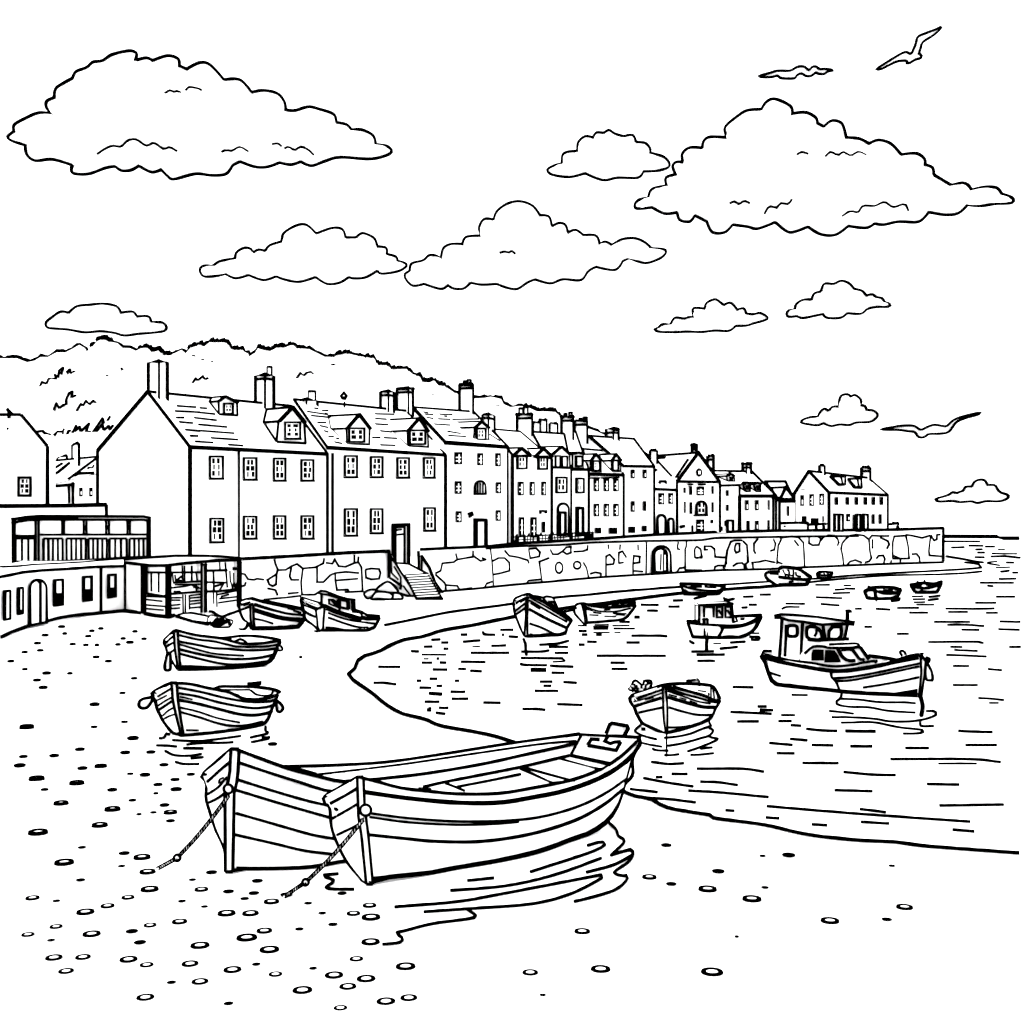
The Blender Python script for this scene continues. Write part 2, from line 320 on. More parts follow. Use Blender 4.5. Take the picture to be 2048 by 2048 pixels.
# wooded hill
z1, z2, z3, z4 = Z(0, 640, .20704), Z(350, 680, .20704), Z(650, 720, .20704), Z(950, 740, .20704)
RIDGE = [(-700, 800), (-300, 730), (-100, 718)] + z1([(30, 362), (175, 362), (270, 400), (345, 385), (400, 350), (470, 350), (555, 305), (640, 305), (700, 275), (775, 232), (830, 265), (865, 330), (890, 245), (945, 240), (950, 190), (985, 175), (1035, 180), (1070, 200), (1140, 215), (1190, 262), (1260, 265), (1320, 290), (1380, 258), (1440, 258), (1480, 300), (1540, 280), (1590, 330), (1650, 328), (1700, 310), (1760, 280), (1800, 315), (1850, 255), (1910, 238)]) + z2([(240, 30), (290, 50), (340, 10), (400, 10), (470, 10), (510, 20), (545, 75), (600, 85), (650, 80), (680, 110), (710, 120), (722, 150), (780, 115), (810, 65), (865, 85), (925, 95), (990, 60), (1060, 60), (1140, 35), (1180, 70), (1300, 80), (1380, 120), (1450, 155), (1530, 155), (1590, 130), (1680, 120), (1750, 140), (1850, 160), (1920, 165)]) + z3([(500, 15), (520, 40), (600, 40), (650, 80), (790, 80), (850, 130), (920, 150), (940, 200), (1010, 205), (1055, 185), (1100, 235), (1150, 240), (1250, 310), (1295, 325), (1440, 365), (1540, 360), (1600, 348), (1700, 370), (1725, 420), (1790, 450), (1870, 440)]) + z4([(500, 345), (600, 390), (700, 390), (770, 395), (830, 450), (1090, 560), (1180, 590), (1240, 620)]) + [(1260, 890), (1330, 930), (1400, 975), (1450, 1040)]
HY = 420
m = M()
top = [P(x, y, HY) for x, y in RIDGE]
mid = [Vector((v.x * .82, HY * .76, max(1, v.z * .62))) for v in top]
low = [Vector((v.x * .6, HY * .55, -1)) for v in top]
bk = [Vector((v.x * 1.4, HY * 1.5, -1)) for v in top]
m.grid([bk, top, mid, low])
def rough(pts, amp, step=5):
    out = []
    for a, b_ in zip(pts, pts[1:]):
        k = max(1, int(math.dist(a, b_) / step))
        out += [(a[0] + (b_[0] - a[0]) * i / k, a[1] + (b_[1] - a[1]) * i / k + random.uniform(-amp, amp)) for i in range(k)]
    return out + [pts[-1]]
m.tube([P(x, y, HY - 2) for x, y in rough(RIDGE, 2.2)], 7.5, jit=.3)
for a, b_ in ((184, 225), (380, 460), (500, 590), (680, 720), (835, 870)):      # tree tufts on the skyline
    seg = [p for p in RIDGE if a <= p[0] <= b_]
    m.tube([P(x, y, HY - 3) for x, y in rough(seg, 4.5, 4)], 6, jit=.3); m.tube([P(x, y + 1, HY - 3) for x, y in rough(seg, 4, 5)], 4.5, jit=.3)
for i in range(150):                                                            # leafy bumps along the wooded crest
    x = random.choice((random.uniform(178, 225), random.uniform(280, 345), random.uniform(375, 600), random.uniform(660, 900), random.uniform(1050, 1110)))
    y = interp([p for p in RIDGE], x); a = random.uniform(3, 6)
    m.tube([P(x + dx, y + dy, HY - 5) for dx, dy in ((-a, 2), (-a * .5, -a * .8), (a * .2, -a), (a * .6, -a * .2), (a, 2))], 3.2, jit=.3)
for s_ in z1, :
    for t in [[(390, 640), (405, 600), (450, 620), (470, 570), (540, 570), (530, 530), (560, 560), (570, 490), (610, 460), (590, 530)], [(640, 510), (670, 480), (690, 515), (730, 500)], [(515, 875), (545, 805), (575, 855), (600, 830), (640, 820), (640, 770), (665, 710), (700, 690), (690, 750), (730, 730)], [(740, 880), (780, 810), (800, 830), (830, 780), (860, 820), (900, 780), (925, 800)], [(350, 1080), (410, 1070), (440, 1100), (490, 1110)], [(515, 1120), (560, 1080), (610, 1080), (625, 1050), (610, 1100)], [(650, 1100), (660, 1075), (685, 1070)], [(700, 1090), (735, 1020), (720, 1080), (770, 1030), (780, 1080), (860, 1000), (830, 1080), (870, 1080)], [(900, 1080), (990, 950), (1000, 990), (930, 1080), (990, 1010), (1000, 1070), (1050, 1020), (1060, 1060), (1090, 1020)], [(1040, 970), (1060, 935)], [(1175, 470), (1185, 485)], [(1030, 540), (1040, 542)]]:
        m.drape(s_(t), 5, step=4)
for t in [[(170, 415), (200, 370), (220, 395), (270, 350), (290, 385), (315, 370)], [(1175, 370), (1210, 320), (1240, 350), (1270, 320), (1310, 310), (1335, 335)], [(168, 155), (190, 158)], [(350, 212), (365, 212)], [(1518, 240), (1545, 240)], [(262, 190), (278, 195)]]:
    m.drape(z2(t), 5, step=4)
m.drape(z3([(1035, 335), (1048, 345)]), 4); m.drape(z3([(1645, 440), (1680, 442)]), 4)
tag(m.build('hill', white='grass'), kind='structure')

# low far headland on the horizon, right of the pier
m = M()
hp = [P(x, y, 1600) for x, y in [(1820, 1079), (1870, 1074), (1950, 1074.5), (1988, 1074.5), (1998, 1080)]]
m.grid([[v + Vector((0, 60, -6)) for v in hp], hp, [Vector((v.x, v.y - 40, -.5)) for v in hp]])
m.tube([v + Vector((0, -5, 1)) for v in hp[1:]], 8); m.tube([P(x, 1083, 1450) for x in (1890, 1960)], 4)
tag(m.build('headland', white='grass'), kind='structure')

# ================================================================ clouds
CL = []
def cloud(pts, Y, label, inner=(), w=5.8):
    q = pts; ys = [p[1] for p in q]; xs = [p[0] for p in q]
    H = (max(ys) - min(ys)) * Y / F
    m = M(); pillow(m, q, Y, H * .42, w, n=max(60, int(plen(q) / 4)), cusp=True)
    for s_ in inner: m.drape(s_, 4.0, True, step=6)
    c = P((min(xs) + max(xs)) / 2, max(ys), Y)
    tag(m.build('cloud', white='cloud', loc=c), label, 'cloud', 'clouds in the sky')
c1 = Z(0, 80, .4244)
cloud(c1([(40, 455), (70, 430), (70, 400), (120, 370), (190, 342), (262, 352), (225, 325), (222, 290), (258, 272), (265, 230), (300, 205), (345, 180), (360, 150), (410, 130), (440, 105), (485, 98), (530, 70), (610, 52), (645, 65), (637, 98), (690, 85), (720, 98), (790, 75), (840, 90), (845, 122), (880, 138), (940, 108), (990, 118), (1055, 188), (1130, 188), (1185, 247), (1240, 238), (1305, 252), (1338, 290), (1345, 328), (1385, 333), (1450, 315), (1500, 325), (1570, 350), (1582, 388), (1630, 398), (1655, 425), (1700, 422), (1755, 450), (1767, 492), (1820, 500), (1842, 522), (1820, 542), (1740, 560), (1600, 552), (1530, 570), (1465, 592), (1415, 572), (1370, 587), (1315, 577), (1260, 597), (1200, 597), (1130, 572), (1095, 590), (1065, 630), (1000, 637), (920, 630), (820, 655), (790, 640), (760, 610), (715, 622), (655, 592), (620, 612), (575, 615), (545, 595), (500, 602), (420, 630), (350, 628), (338, 605), (345, 590), (250, 562), (170, 568), (130, 540), (122, 495), (60, 475)]), 900, 'huge long cloud high on the left, the largest left of the gulls',
    [c1(t) for t in ([(458, 537), (490, 515), (530, 498), (570, 502), (600, 475), (640, 468), (690, 498), (725, 485), (770, 513), (800, 505), (835, 525)], [(1045, 527), (1065, 518), (1090, 522), (1130, 503), (1172, 525)], [(1280, 490), (1310, 487), (1325, 500)], [(1342, 510), (1360, 503), (1390, 518), (1415, 503), (1450, 515), (1477, 540)], [(777, 250), (800, 237), (820, 245), (832, 240), (850, 247)], [(875, 237), (895, 222), (940, 230), (950, 237)])])
c2 = Z(1080, 180, .50104)
cloud(c2([(30, 318), (60, 300), (87, 295), (90, 260), (110, 247), (150, 243), (152, 210), (180, 185), (212, 190), (225, 170), (255, 172), (275, 160), (300, 175), (335, 185), (370, 180), (383, 208), (420, 212), (440, 235), (437, 250), (490, 265), (515, 290), (510, 310), (470, 322), (412, 325), (390, 350), (310, 350), (260, 360), (220, 350), (180, 332), (120, 347), (50, 338)]), 1000, 'small domed cloud touching the left side of the biggest right-hand cloud', w=4.9)
cloud(c2([(382, 455), (400, 437), (435, 430), (450, 395), (508, 383), (505, 350), (543, 337), (532, 305), (545, 288), (573, 288), (570, 255), (600, 230), (650, 232), (655, 205), (680, 188), (750, 190), (740, 150), (790, 105), (830, 82), (885, 78), (905, 48), (940, 37), (1000, 65), (1008, 95), (1060, 90), (1100, 110), (1108, 133), (1133, 147), (1165, 123), (1205, 135), (1222, 190), (1275, 195), (1312, 215), (1350, 200), (1400, 215), (1440, 258), (1500, 253), (1533, 275), (1535, 298), (1565, 310), (1570, 338), (1640, 380), (1680, 370), (1705, 378), (1720, 398), (1770, 387), (1820, 390), (1840, 415), (1882, 430), (1880, 450), (1820, 453), (1760, 462), (1705, 457), (1670, 490), (1620, 498), (1550, 487), (1510, 525), (1430, 525), (1370, 537), (1335, 532), (1300, 550), (1230, 542), (1180, 577), (1120, 575), (1070, 545), (1010, 567), (980, 560), (940, 527), (870, 553), (830, 545), (770, 537), (740, 567), (690, 567), (668, 525), (620, 500), (600, 525), (560, 518), (550, 488), (500, 493), (450, 468), (390, 473)]), 850, 'huge peaked cloud on the right, just under the two highest gulls',
    [c2(t) for t in ([(1025, 257), (1045, 247), (1072, 255)], [(1140, 265), (1160, 247), (1190, 260), (1210, 247), (1240, 262), (1270, 247), (1303, 260)], [(757, 453), (775, 445), (795, 455), (815, 443), (837, 452)], [(897, 493), (915, 465), (945, 470), (960, 452), (990, 455), (1005, 437)], [(1205, 503), (1240, 483), (1270, 487), (1290, 462), (1335, 462), (1375, 447), (1410, 467), (1455, 455), (1470, 480)])])
c3 = Z(380, 380, .50725)
cloud(c3([(40, 315), (55, 298), (90, 300), (120, 280), (178, 270), (185, 245), (215, 228), (240, 232), (250, 247), (270, 235), (297, 240), (315, 218), (362, 203), (370, 170), (420, 140), (460, 138), (497, 172), (560, 150), (600, 155), (613, 187), (655, 187), (680, 170), (725, 190), (737, 222), (772, 228), (775, 253), (810, 262), (817, 280), (845, 287), (852, 300), (820, 320), (755, 330), (738, 318), (690, 345), (640, 348), (627, 342), (590, 365), (540, 370), (495, 343), (430, 362), (370, 352), (340, 340), (290, 355), (232, 335), (180, 348), (140, 330), (100, 340), (55, 340)]), 1150, 'long flat cloud whose right tip meets a rounder cloud in mid sky', w=4.9)
cloud(c3([(850, 330), (868, 320), (875, 290), (920, 277), (945, 257), (975, 260), (990, 272), (1000, 230), (1030, 213), (1075, 213), (1090, 185), (1150, 180), (1140, 150), (1160, 115), (1198, 117), (1210, 85), (1250, 55), (1300, 45), (1350, 62), (1380, 100), (1415, 105), (1427, 143), (1455, 130), (1480, 138), (1490, 168), (1520, 157), (1550, 178), (1600, 180), (1615, 215), (1635, 203), (1663, 217), (1700, 195), (1750, 190), (1790, 205), (1818, 230), (1870, 235), (1870, 255), (1840, 275), (1790, 288), (1730, 268), (1705, 280), (1675, 315), (1600, 303), (1570, 320), (1540, 355), (1470, 352), (1420, 368), (1360, 352), (1330, 365), (1290, 390), (1250, 385), (1210, 370), (1150, 373), (1107, 365), (1080, 388), (1040, 388), (1018, 375), (990, 390), (925, 370), (880, 377), (852, 350)]), 1100, 'wide cloud with one tall round dome in the middle of the sky', [c3([(1220, 248), (1240, 243), (1258, 247), (1268, 240), (1283, 252)])], w=4.9)
c4 = Z(1280, 540, .26915)
cloud(c4([(110, 440), (135, 432), (165, 403), (225, 408), (260, 355), (330, 360), (360, 350), (405, 350), (393, 320), (400, 283), (480, 287), (495, 245), (555, 218), (590, 235), (622, 262), (660, 243), (690, 255), (722, 295), (770, 285), (790, 325), (850, 328), (890, 318), (945, 350), (935, 370), (850, 395), (790, 413), (710, 415), (660, 452), (560, 450), (460, 460), (350, 458), (270, 462), (140, 458)]), 1300, 'small low cloud tapering to a thin left tip, left of its twin', w=4.9)
cloud(c4([(1090, 325), (1105, 300), (1150, 297), (1160, 255), (1210, 222), (1275, 218), (1295, 175), (1345, 160), (1370, 103), (1440, 103), (1495, 80), (1555, 100), (1590, 140), (1650, 155), (1680, 190), (1725, 180), (1760, 205), (1800, 210), (1815, 240), (1850, 250), (1850, 272), (1760, 275), (1690, 290), (1640, 325), (1540, 320), (1490, 355), (1390, 355), (1360, 327), (1300, 340), (1210, 357), (1170, 343), (1105, 348)]), 1300, 'small triangular cloud below the biggest right-hand cloud', w=4.9)
cloud([(x * 1.06, y * 1.06) for x, y in [(87, 608), (100, 597), (115, 588), (130, 590), (145, 578), (170, 575), (195, 573), (220, 578), (228, 590), (250, 588), (258, 597), (280, 597), (285, 608), (305, 608), (314, 617), (308, 625), (285, 628), (260, 630), (235, 633), (215, 628), (190, 625), (160, 627), (130, 622), (105, 620), (90, 618)]], 1200, 'small flat cloud hanging just above the hilltop', w=4.9)
c5 = Z(1560, 770, .24845)
cloud(c5([(172, 300), (185, 280), (250, 257), (305, 257), (325, 215), (360, 190), (390, 210), (425, 175), (480, 175), (475, 130), (495, 85), (545, 75), (570, 95), (600, 80), (640, 105), (655, 130), (643, 160), (685, 170), (695, 200), (750, 205), (785, 235), (770, 270), (720, 297), (610, 303), (560, 322), (480, 318), (410, 330), (350, 307), (300, 325), (225, 315)]), 1500, 'small round-topped cloud above the last house, beside the lowest gull', w=4.9)
cloud(c5([(1255, 920), (1310, 900), (1355, 885), (1390, 862), (1420, 870), (1475, 850), (1495, 820), (1545, 818), (1565, 780), (1610, 762), (1650, 770), (1670, 805), (1730, 808), (1755, 845), (1780, 868), (1825, 880), (1840, 900), (1810, 925), (1750, 937), (1660, 935), (1590, 950), (1540, 937), (1450, 943), (1390, 935), (1280, 937)]), 1700, 'lowest small cloud, near the sea horizon right of the last house', w=4.9)

# ================================================================ gulls
def gull(pts, Y, label):
    m = M(); pillow(m, pts, Y, .07, 4.8, n=90)
    xs = [p[0] for p in pts]; ys = [p[1] for p in pts]
    tag(m.build('gull', white='feather', loc=P(sum(xs) / len(xs), sum(ys) / len(ys), Y)), label, 'bird', 'gulls in flight')
g5 = Z(1500, 40, .21739)
gull(g5([(85, 515), (130, 500), (190, 485), (250, 467), (350, 467), (385, 460), (440, 430), (500, 430), (540, 460), (575, 430), (610, 430), (640, 450), (700, 450), (760, 463), (715, 475), (680, 497), (630, 495), (605, 485), (560, 515), (515, 515), (470, 492), (430, 512), (405, 537), (290, 535), (250, 512), (200, 525), (110, 525)]), 24, 'gull gliding edge on with flat wavy wings, above the huge peaked cloud')
gull(g5([(1165, 450), (1240, 400), (1320, 350), (1400, 305), (1440, 295), (1480, 310), (1505, 265), (1525, 215), (1545, 155), (1620, 120), (1700, 90), (1755, 65), (1740, 95), (1680, 145), (1590, 205), (1570, 260), (1555, 310), (1575, 320), (1570, 350), (1520, 365), (1470, 395), (1440, 395), (1440, 375), (1360, 380), (1280, 415), (1210, 450)]), 26, 'gull banking steeply with one wing raised, highest in the sky')
gull(c5([(812, 358), (900, 340), (970, 328), (1075, 328), (1133, 360), (1180, 340), (1240, 320), (1300, 328), (1340, 330), (1400, 280), (1480, 250), (1605, 222), (1590, 240), (1500, 265), (1420, 300), (1360, 375), (1290, 392), (1200, 395), (1160, 420), (1115, 418), (1085, 380), (1040, 373), (950, 362)]), 19, 'gull with wide spread wings, lowest of the gulls, above the last house')
# ================================================================ houses
class VP:
    """vertical facade plane through two surveyed corners"""
    def __init__(s, x0, Y0, x1, Y1, p0=None, n=None):
        s.x0, s.x1 = x0, x1
        if p0 is None:
            a, b_ = P(x0, HZ, Y0), P(x1, HZ, Y1)
            u = (b_ - a); u.z = 0; u.normalize()
            s.u = u; s.n = Vector((-u.y, u.x, 0)); s.p0 = a; s.Y0, s.Y1 = Y0, Y1
            if s.n.dot(a - Vector((0, 0, a.z))) < 0: s.n = -s.n      # away from the eye
        else: s.p0, s.n = p0, n
    def shift(s, d):
        v = VP(s.x0, 0, s.x1, 0, s.p0 + s.n * d, s.n); v.u = s.u; return v
    def P(s, px, py, off=0): return onplane(px, py, s.p0 - s.n * off, s.n)

def YH(px): return interp([(380, 68.5), (664, 77.5), (891, 90), (1015, 101), (1103, 110), (1177, 119), (1247, 127), (1308, 134), (1354, 138), (1439, 142), (1479, 145), (1556, 150), (1588, 153), (1658, 162), (1775, 181)], px)

def rect(vp, x0, y0, x1, y1, off): return [vp.P(x0, y1, off), vp.P(x1, y1, off), vp.P(x1, y0, off), vp.P(x0, y0, off)]
def archpts(x0, y0, x1, y1, k=9):
    r = (x1 - x0) / 2; ry = min(r, (y1 - y0) * .4)
    return [(x0, y1), (x1, y1)] + [(x0 + r + r * math.cos(math.pi * i / k), y0 + ry - ry * math.sin(math.pi * i / k)) for i in range(k + 1)]
def slab(m, vp, pts, o0, o1, mi=0, w=0, closed=True):
    a = [vp.P(x, y, o0) for x, y in pts]; b_ = [vp.P(x, y, o1) for x, y in pts]
    m.grid([a, b_], mi, True); m.tess(b_, mi)
    if w: m.tube(b_, w, closed)

def opening(h, x0, y0, x1, y1, style='sash', name='window', vp=None, parent=None, arch=False, w=None):
    vp = vp or h['vp']; m = M(); W, H = x1 - x0, y1 - y0
    ys = vp.p0.y / 70.0
    shape = archpts(x0, y0, x1, y1) if arch else [(x0, y1), (x1, y1), (x1, y0), (x0, y0)]
    if style == 'solid':
        slab(m, vp, shape, -.02, .07 * ys, 1)
        if W >= 10 and H >= 14:
            cx = x0 + W * random.uniform(.45, .6)
            slab(m, vp, [(cx, y1 - 3), (cx + 1.8, y1 - 3), (cx + 1.8, y0 + 5), (cx, y0 + 5)], .07 * ys, .1 * ys)
            for k in (.4, .68):
                yy = y0 + H * k; slab(m, vp, [(x0 + 3, yy + 1.6), (x1 - 3, yy + 1.6), (x1 - 3, yy), (x0 + 3, yy)], .07 * ys, .09 * ys)
        elif W >= 7.5 and H >= 14:
            cx = x0 + W * .5; slab(m, vp, [(cx, y1 - 4), (cx + 1.8, y1 - 4), (cx + 1.8, y0 + H * .45), (cx, y0 + H * .45)], .07 * ys, .1 * ys)
    elif style == 'sash':
        slab(m, vp, shape, -.02, .06 * ys, 0, w or 3.4)
        ix0, ix1, iy0, iy1 = x0 + 4.2, x1 - 4.2, y0 + 3.6, y1 - 5.5
        cols, rows = 2, 3 if H > 30 else 2
        g = 1.7
        pw, ph = (ix1 - ix0 - g * (cols - 1)) / cols, (iy1 - iy0 - g * (rows - 1)) / rows
        for c in range(cols):
            for r in range(rows):
                a, t = ix0 + c * (pw + g), iy0 + r * (ph + g)
                f0 = random.choice((0, 0, .28)); f1 = random.choice((1, 1, .72))
                slab(m, vp, [(a + pw * f0, t + ph), (a + pw * f1, t + ph), (a + pw * f1, t), (a + pw * f0, t)], .06 * ys, .075 * ys, 1)
    elif style == 'door':
        slab(m, vp, shape, -.02, .08 * ys, 0, w or 5)
        if W > 13:
            slab(m, vp, [(x0 + W * .3, y1 - 2), (x1 - W * .26, y1 - 2), (x1 - W * .26, y0 + 5), (x0 + W * .3, y0 + 5)], .08 * ys, .1 * ys, 0, 3)
    elif style == 'panel':
        slab(m, vp, shape, -.02, .06 * ys, 0, w or 4)
    o = m.build(name, h['root'], parent)
    if style == 'sash' and name == 'window' and H > 30:
        s = M(); slab(s, vp, [(x0 - 1.5, y1 + 2), (x1 + 2, y1 + 2), (x1 + 2, y1 - 1.5), (x0 - 1.5, y1 - 1.5)], 0, .16 * ys, 0, 0)
        s.tube([vp.P(x0 - 1.5, y1 + 1, .16 * ys), vp.P(x1 + 2, y1 + 1, .16 * ys)], 3.6)
        s.build('sill', h['root'], o)
    return o

def house(label, vp, d, base, eave, ridge, side=None, le=6, lr=6, lv=6, lc=(6, 6), name='house', wall=True, group='houses along the quay', verge=(True, True), rdepth=.5):
    x0, x1 = vp.x0, vp.x1
    TL, TR = vp.P(x0, eave[0]), vp.P(x1, eave[1])
    BL, BR = TL.copy(), TR.copy(); BL.z = vp.P(x0, base[0]).z; BR.z = vp.P(x1, base[1]).z
    D = side if side is not None else vp.n * d
    rp = vp.p0 + D * rdepth
    RL, RR = onplane(*ridge[0], rp, vp.n), onplane(*ridge[1], rp, vp.n)
    ctr = (BL + BR) / 2
    root = thing(name, label, 'house', (ctr.x, ctr.y, min(BL.z, BR.z)), group)
    h = dict(vp=vp, root=root, D=D, TL=TL, TR=TR, BL=BL, BR=BR, RL=RL, RR=RR)
    wm_ = M()
    wm_.face([BL, BR, TR, TL]); wm_.face([BR + D, BL + D, TL + D, TR + D])
    wm_.face([BL + D, BL, TL, TL + D]); wm_.face([BR, BR + D, TR + D, TR])
    wm_.face([TL, RL, TL + D]); wm_.face([TR, TR + D, RR])
    wm_.tube([TL, TR], le)
    if lc[0]: wm_.tube([BL, TL], lc[0])
    if lc[1]: wm_.tube([BR, TR], lc[1])
    h['wall'] = wm_
    rm = M(); up = Vector((0, 0, .03)); back = D.normalized() * .02
    rm.face([TL + up, TR + up, RR + up]); rm.face([TL + up, RR + up, RL + up])
    rm.face([TR + D + up, TL + D + up, RL + up, RR + up])
    rm.tube([RL, RR], lr)
    if verge[0]: rm.tube([TL, RL], lv)
    if verge[1]: rm.tube([TR, RR], lv)
    h['roof'] = rm
    h['pn'] = (TR - TL).cross(RL - TL).normalized(); h['pp'] = TL
    return h
def finish(h):
    h['wall'].build('wall', h['root']); h['roof_o'] = h['roof'].build('roof', h['root'], None, 'slate')
def hatch(h, zf, lines, w=3.4):
    for l in lines: h['roof'].drape(zf(l), w, step=8)

def dormer(h, pts, win=None, w=5, wstyle='sash', face_off=None, arch=False, roofw=None):
    """pts: bottom left, bottom right, eave right, peak, eave left of the front, in picture units"""
    p0, n, vp = h['pp'], h['pn'], h['vp']
    if face_off is None:
        c = onplane((pts[0][0] + pts[1][0]) / 2, (pts[0][1] + pts[1][1]) / 2, p0, n)
        face_off = (c - vp.p0).dot(vp.n)
    fv = vp.shift(face_off); q = [fv.P(*p) for p in pts]
    D = vp.n; m = M()
    bk = [lineplane(v, D, p0, n) + D * .05 for v in q[2:]]
    bk = [b_ if (b_ - v).dot(D) > .1 else v + D * .6 for b_, v in zip(bk, q[2:])]
    er, ap, el = bk
    m.tess(q)
    m.face([q[4], el, q[0]]); m.face([q[2], q[1], er])
    m.tube(q[2:], roofw or w); m.tube([q[4], q[0]], w * .8); m.tube([q[1], q[2]], w * .8); m.tube([q[0], q[1]], w)
    m.tube([el, q[0]], w * .8)
    o = m.build('dormer', h['root'])
    r = M(); oh = -D * .12
    r.grid([[q[4] + oh, *([q[3] + oh]), q[2] + oh], [el, ap, er]])
    r.tube([q[3] + oh, ap], roofw or w); r.tube([ap, el], w * .8); r.tube([el, q[4] + oh], w * .9); r.tube([q[4] + oh, q[3] + oh, q[2] + oh], roofw or w)
    r.build('dormer_roof', h['root'], o, 'slate')
    if win: opening(h, *win, wstyle, 'window', fv, o, w=3.4)
    return o

def chimney(h, x0, xm, x1, yt, yb, pots=(), off=None, cap=True, w=6, parent=True):
    """two visible faces meeting at xm, or one broad face if xm is None"""
    vp = h['vp']
    if off is None: off = (h['RL'] - vp.p0).dot(vp.n) - .35
    broad = xm is None
    if broad: xm = x1 - 2.5
    fv = vp.shift(off); e = xm
    E = fv.P(e, yb); Fp = fv.P(x1, yb); D = vp.n; Fp.z = E.z
    L = .05
    while topx(E + D * L)[0] > x0 and L < 6: L += .02
    zt = fv.P(e, yt).z
    base = [E, Fp, Fp + D * L, E + D * L]
    base = [Vector((p.x, p.y, E.z - .8)) for p in base]
    m = M(); m.box(base, Vector((0, 0, zt - base[0].z)), 0)
    T = [Vector((p.x, p.y, zt)) for p in base]
    vis = [E, T[0]]
    lo_ = [Vector((p.x, p.y, E.z - .15)) for p in base]
    if not broad: m.tube([lo_[0], T[0]], w * .62)
    m.tube([lo_[1], T[1]], w)
    m.tube([lo_[3], T[3]], w)
    m.tube(T, w, True)
    m.tube([base[3], base[0], base[1]], w * .6)
    if cap:
        c = (T[0] + T[2]) / 2; q = (y := (fv.P(e, yt + 8).z - zt))
        ct = [Vector((p.x, p.y, zt + q)) + (p - c) * .06 for p in T]
        m.tube([ct[3], ct[0], ct[1]], w * .6)
    o = m.build('chimney', h['root'], None, 'stone')
    for (a, t, b_) in pots:
        pm = M(); hh = fv.P(a, t).z - zt
        tl = min(max((xm - (a + b_) / 2) / max(xm - x0, 1), 0), 1); c = E + D * (L * tl) + (Fp - E) * .5 * (1 - tl); r = (b_ - a) / 2 * c.y / F
        pa = Vector((c.x - r, c.y, zt)); pb = Vector((c.x + r, c.y, zt))
        ring = [Vector((c.x + r * math.cos(i * math.pi / 4), c.y + r * math.sin(i * math.pi / 4), zt)) for i in range(8)]
        rt = [p + Vector((0, 0, hh)) for p in ring]
        pm.grid([ring, rt], 0, True); pm.face(rt)
        pm.tube(rt, 3.6, True)
        pm.tube([pa, pa + Vector((0, 0, hh))], 3.6); pm.tube([pb, pb + Vector((0, 0, hh))], 3.6)
        pm.build('chimney_pot', h['root'], o, 'stone')
    return o
def pipe(h, x, y0, y1, w=3.6, dx=0):
    m = M(); a, b_ = h['vp'].P(x, y0, .06), h['vp'].P(x + dx, y1, .06); m.tube([a, b_], w); m.build('downpipe', h['root'])
def wallmark(h, pts, w, name='wall_lamp'):
    m = M(); q = [h['vp'].P(x, y, .1) for x, y in pts]; m.tube(q, w); m.build(name, h['root'])

# ---- 1: long house with its bare gable to the left
v = VP(380, 68.5, 655, 77.2)
A = P(380, HZ, 68.5); Cc = P(195, HZ, 71.2); side = Vector((Cc.x - A.x, Cc.y - A.y, 0))
h = house('longest house with a tall bare gable wall at its left end', v, 6, (1118, 1110), (894, 908), ((295, 783), (583, 812)), side, le=8, lr=6, lv=6, lc=(8, 5.5))
w_ = h['wall']; w_.tube([h['BL'] + side, h['TL'] + side], 6); w_.tube([h['TL'] + side, h['RL']], 7)
hatch(h, z2, [[(20, 635), (200, 650)], [(240, 655), (305, 660)], [(0, 685), (140, 690), (385, 715)], [(10, 748), (85, 748)], [(185, 750), (400, 775)], [(40, 790), (170, 802)], [(225, 815), (500, 840)], [(100, 865), (310, 880), (570, 900)], [(145, 927), (220, 927)], [(350, 945), (605, 962)], [(195, 980), (365, 990)], [(515, 1010), (655, 1020)]], 3.8)
hatch(h, z1, [[(1710, 830), (1890, 840)], [(1690, 880), (1930, 890)], [(1700, 942), (1775, 942)], [(1735, 985), (1860, 995)], [(1790, 1060), (1930, 1075)], [(1840, 1115), (1910, 1120)], [(1885, 1172), (1930, 1172)]], 3.8)
finish(h)
for x0, y0, x1, y1 in [(420, 913, 446, 957), (488, 916, 513, 959), (548, 917, 571, 961), (603, 920, 627, 961), (421, 1037, 447, 1084), (488, 1033, 513, 1077), (548, 1032, 571, 1077), (603, 1032, 627, 1077)]: opening(h, x0, y0, x1, y1)
pipe(h, 478, 902, 1113)
dormer(h, z2([(980, 985), (1262, 998), (1250, 800), (1130, 650), (1000, 785)]), None, 5.5)
c = onplane(*z2([(1110, 990)])[0], h['pp'], h['pn']); fv = v.shift((c - v.p0).dot(v.n))
opening(h, *[q for p in z2([(1065, 795), (1210, 952)]) for q in p], 'sash', 'window', fv)
dormer(h, z2([(425, 718), (605, 728), (600, 605), (480, 545), (420, 590)]), [q for p in z2([(475, 615), (560, 712)]) for q in p], 4.5)
chimney(h, 297, 318, 335, 722, 806, cap=False, w=6.5)
chimney(h, 511, 530, 548, 749, 812, [(526, 732, 535)], w=6.5)

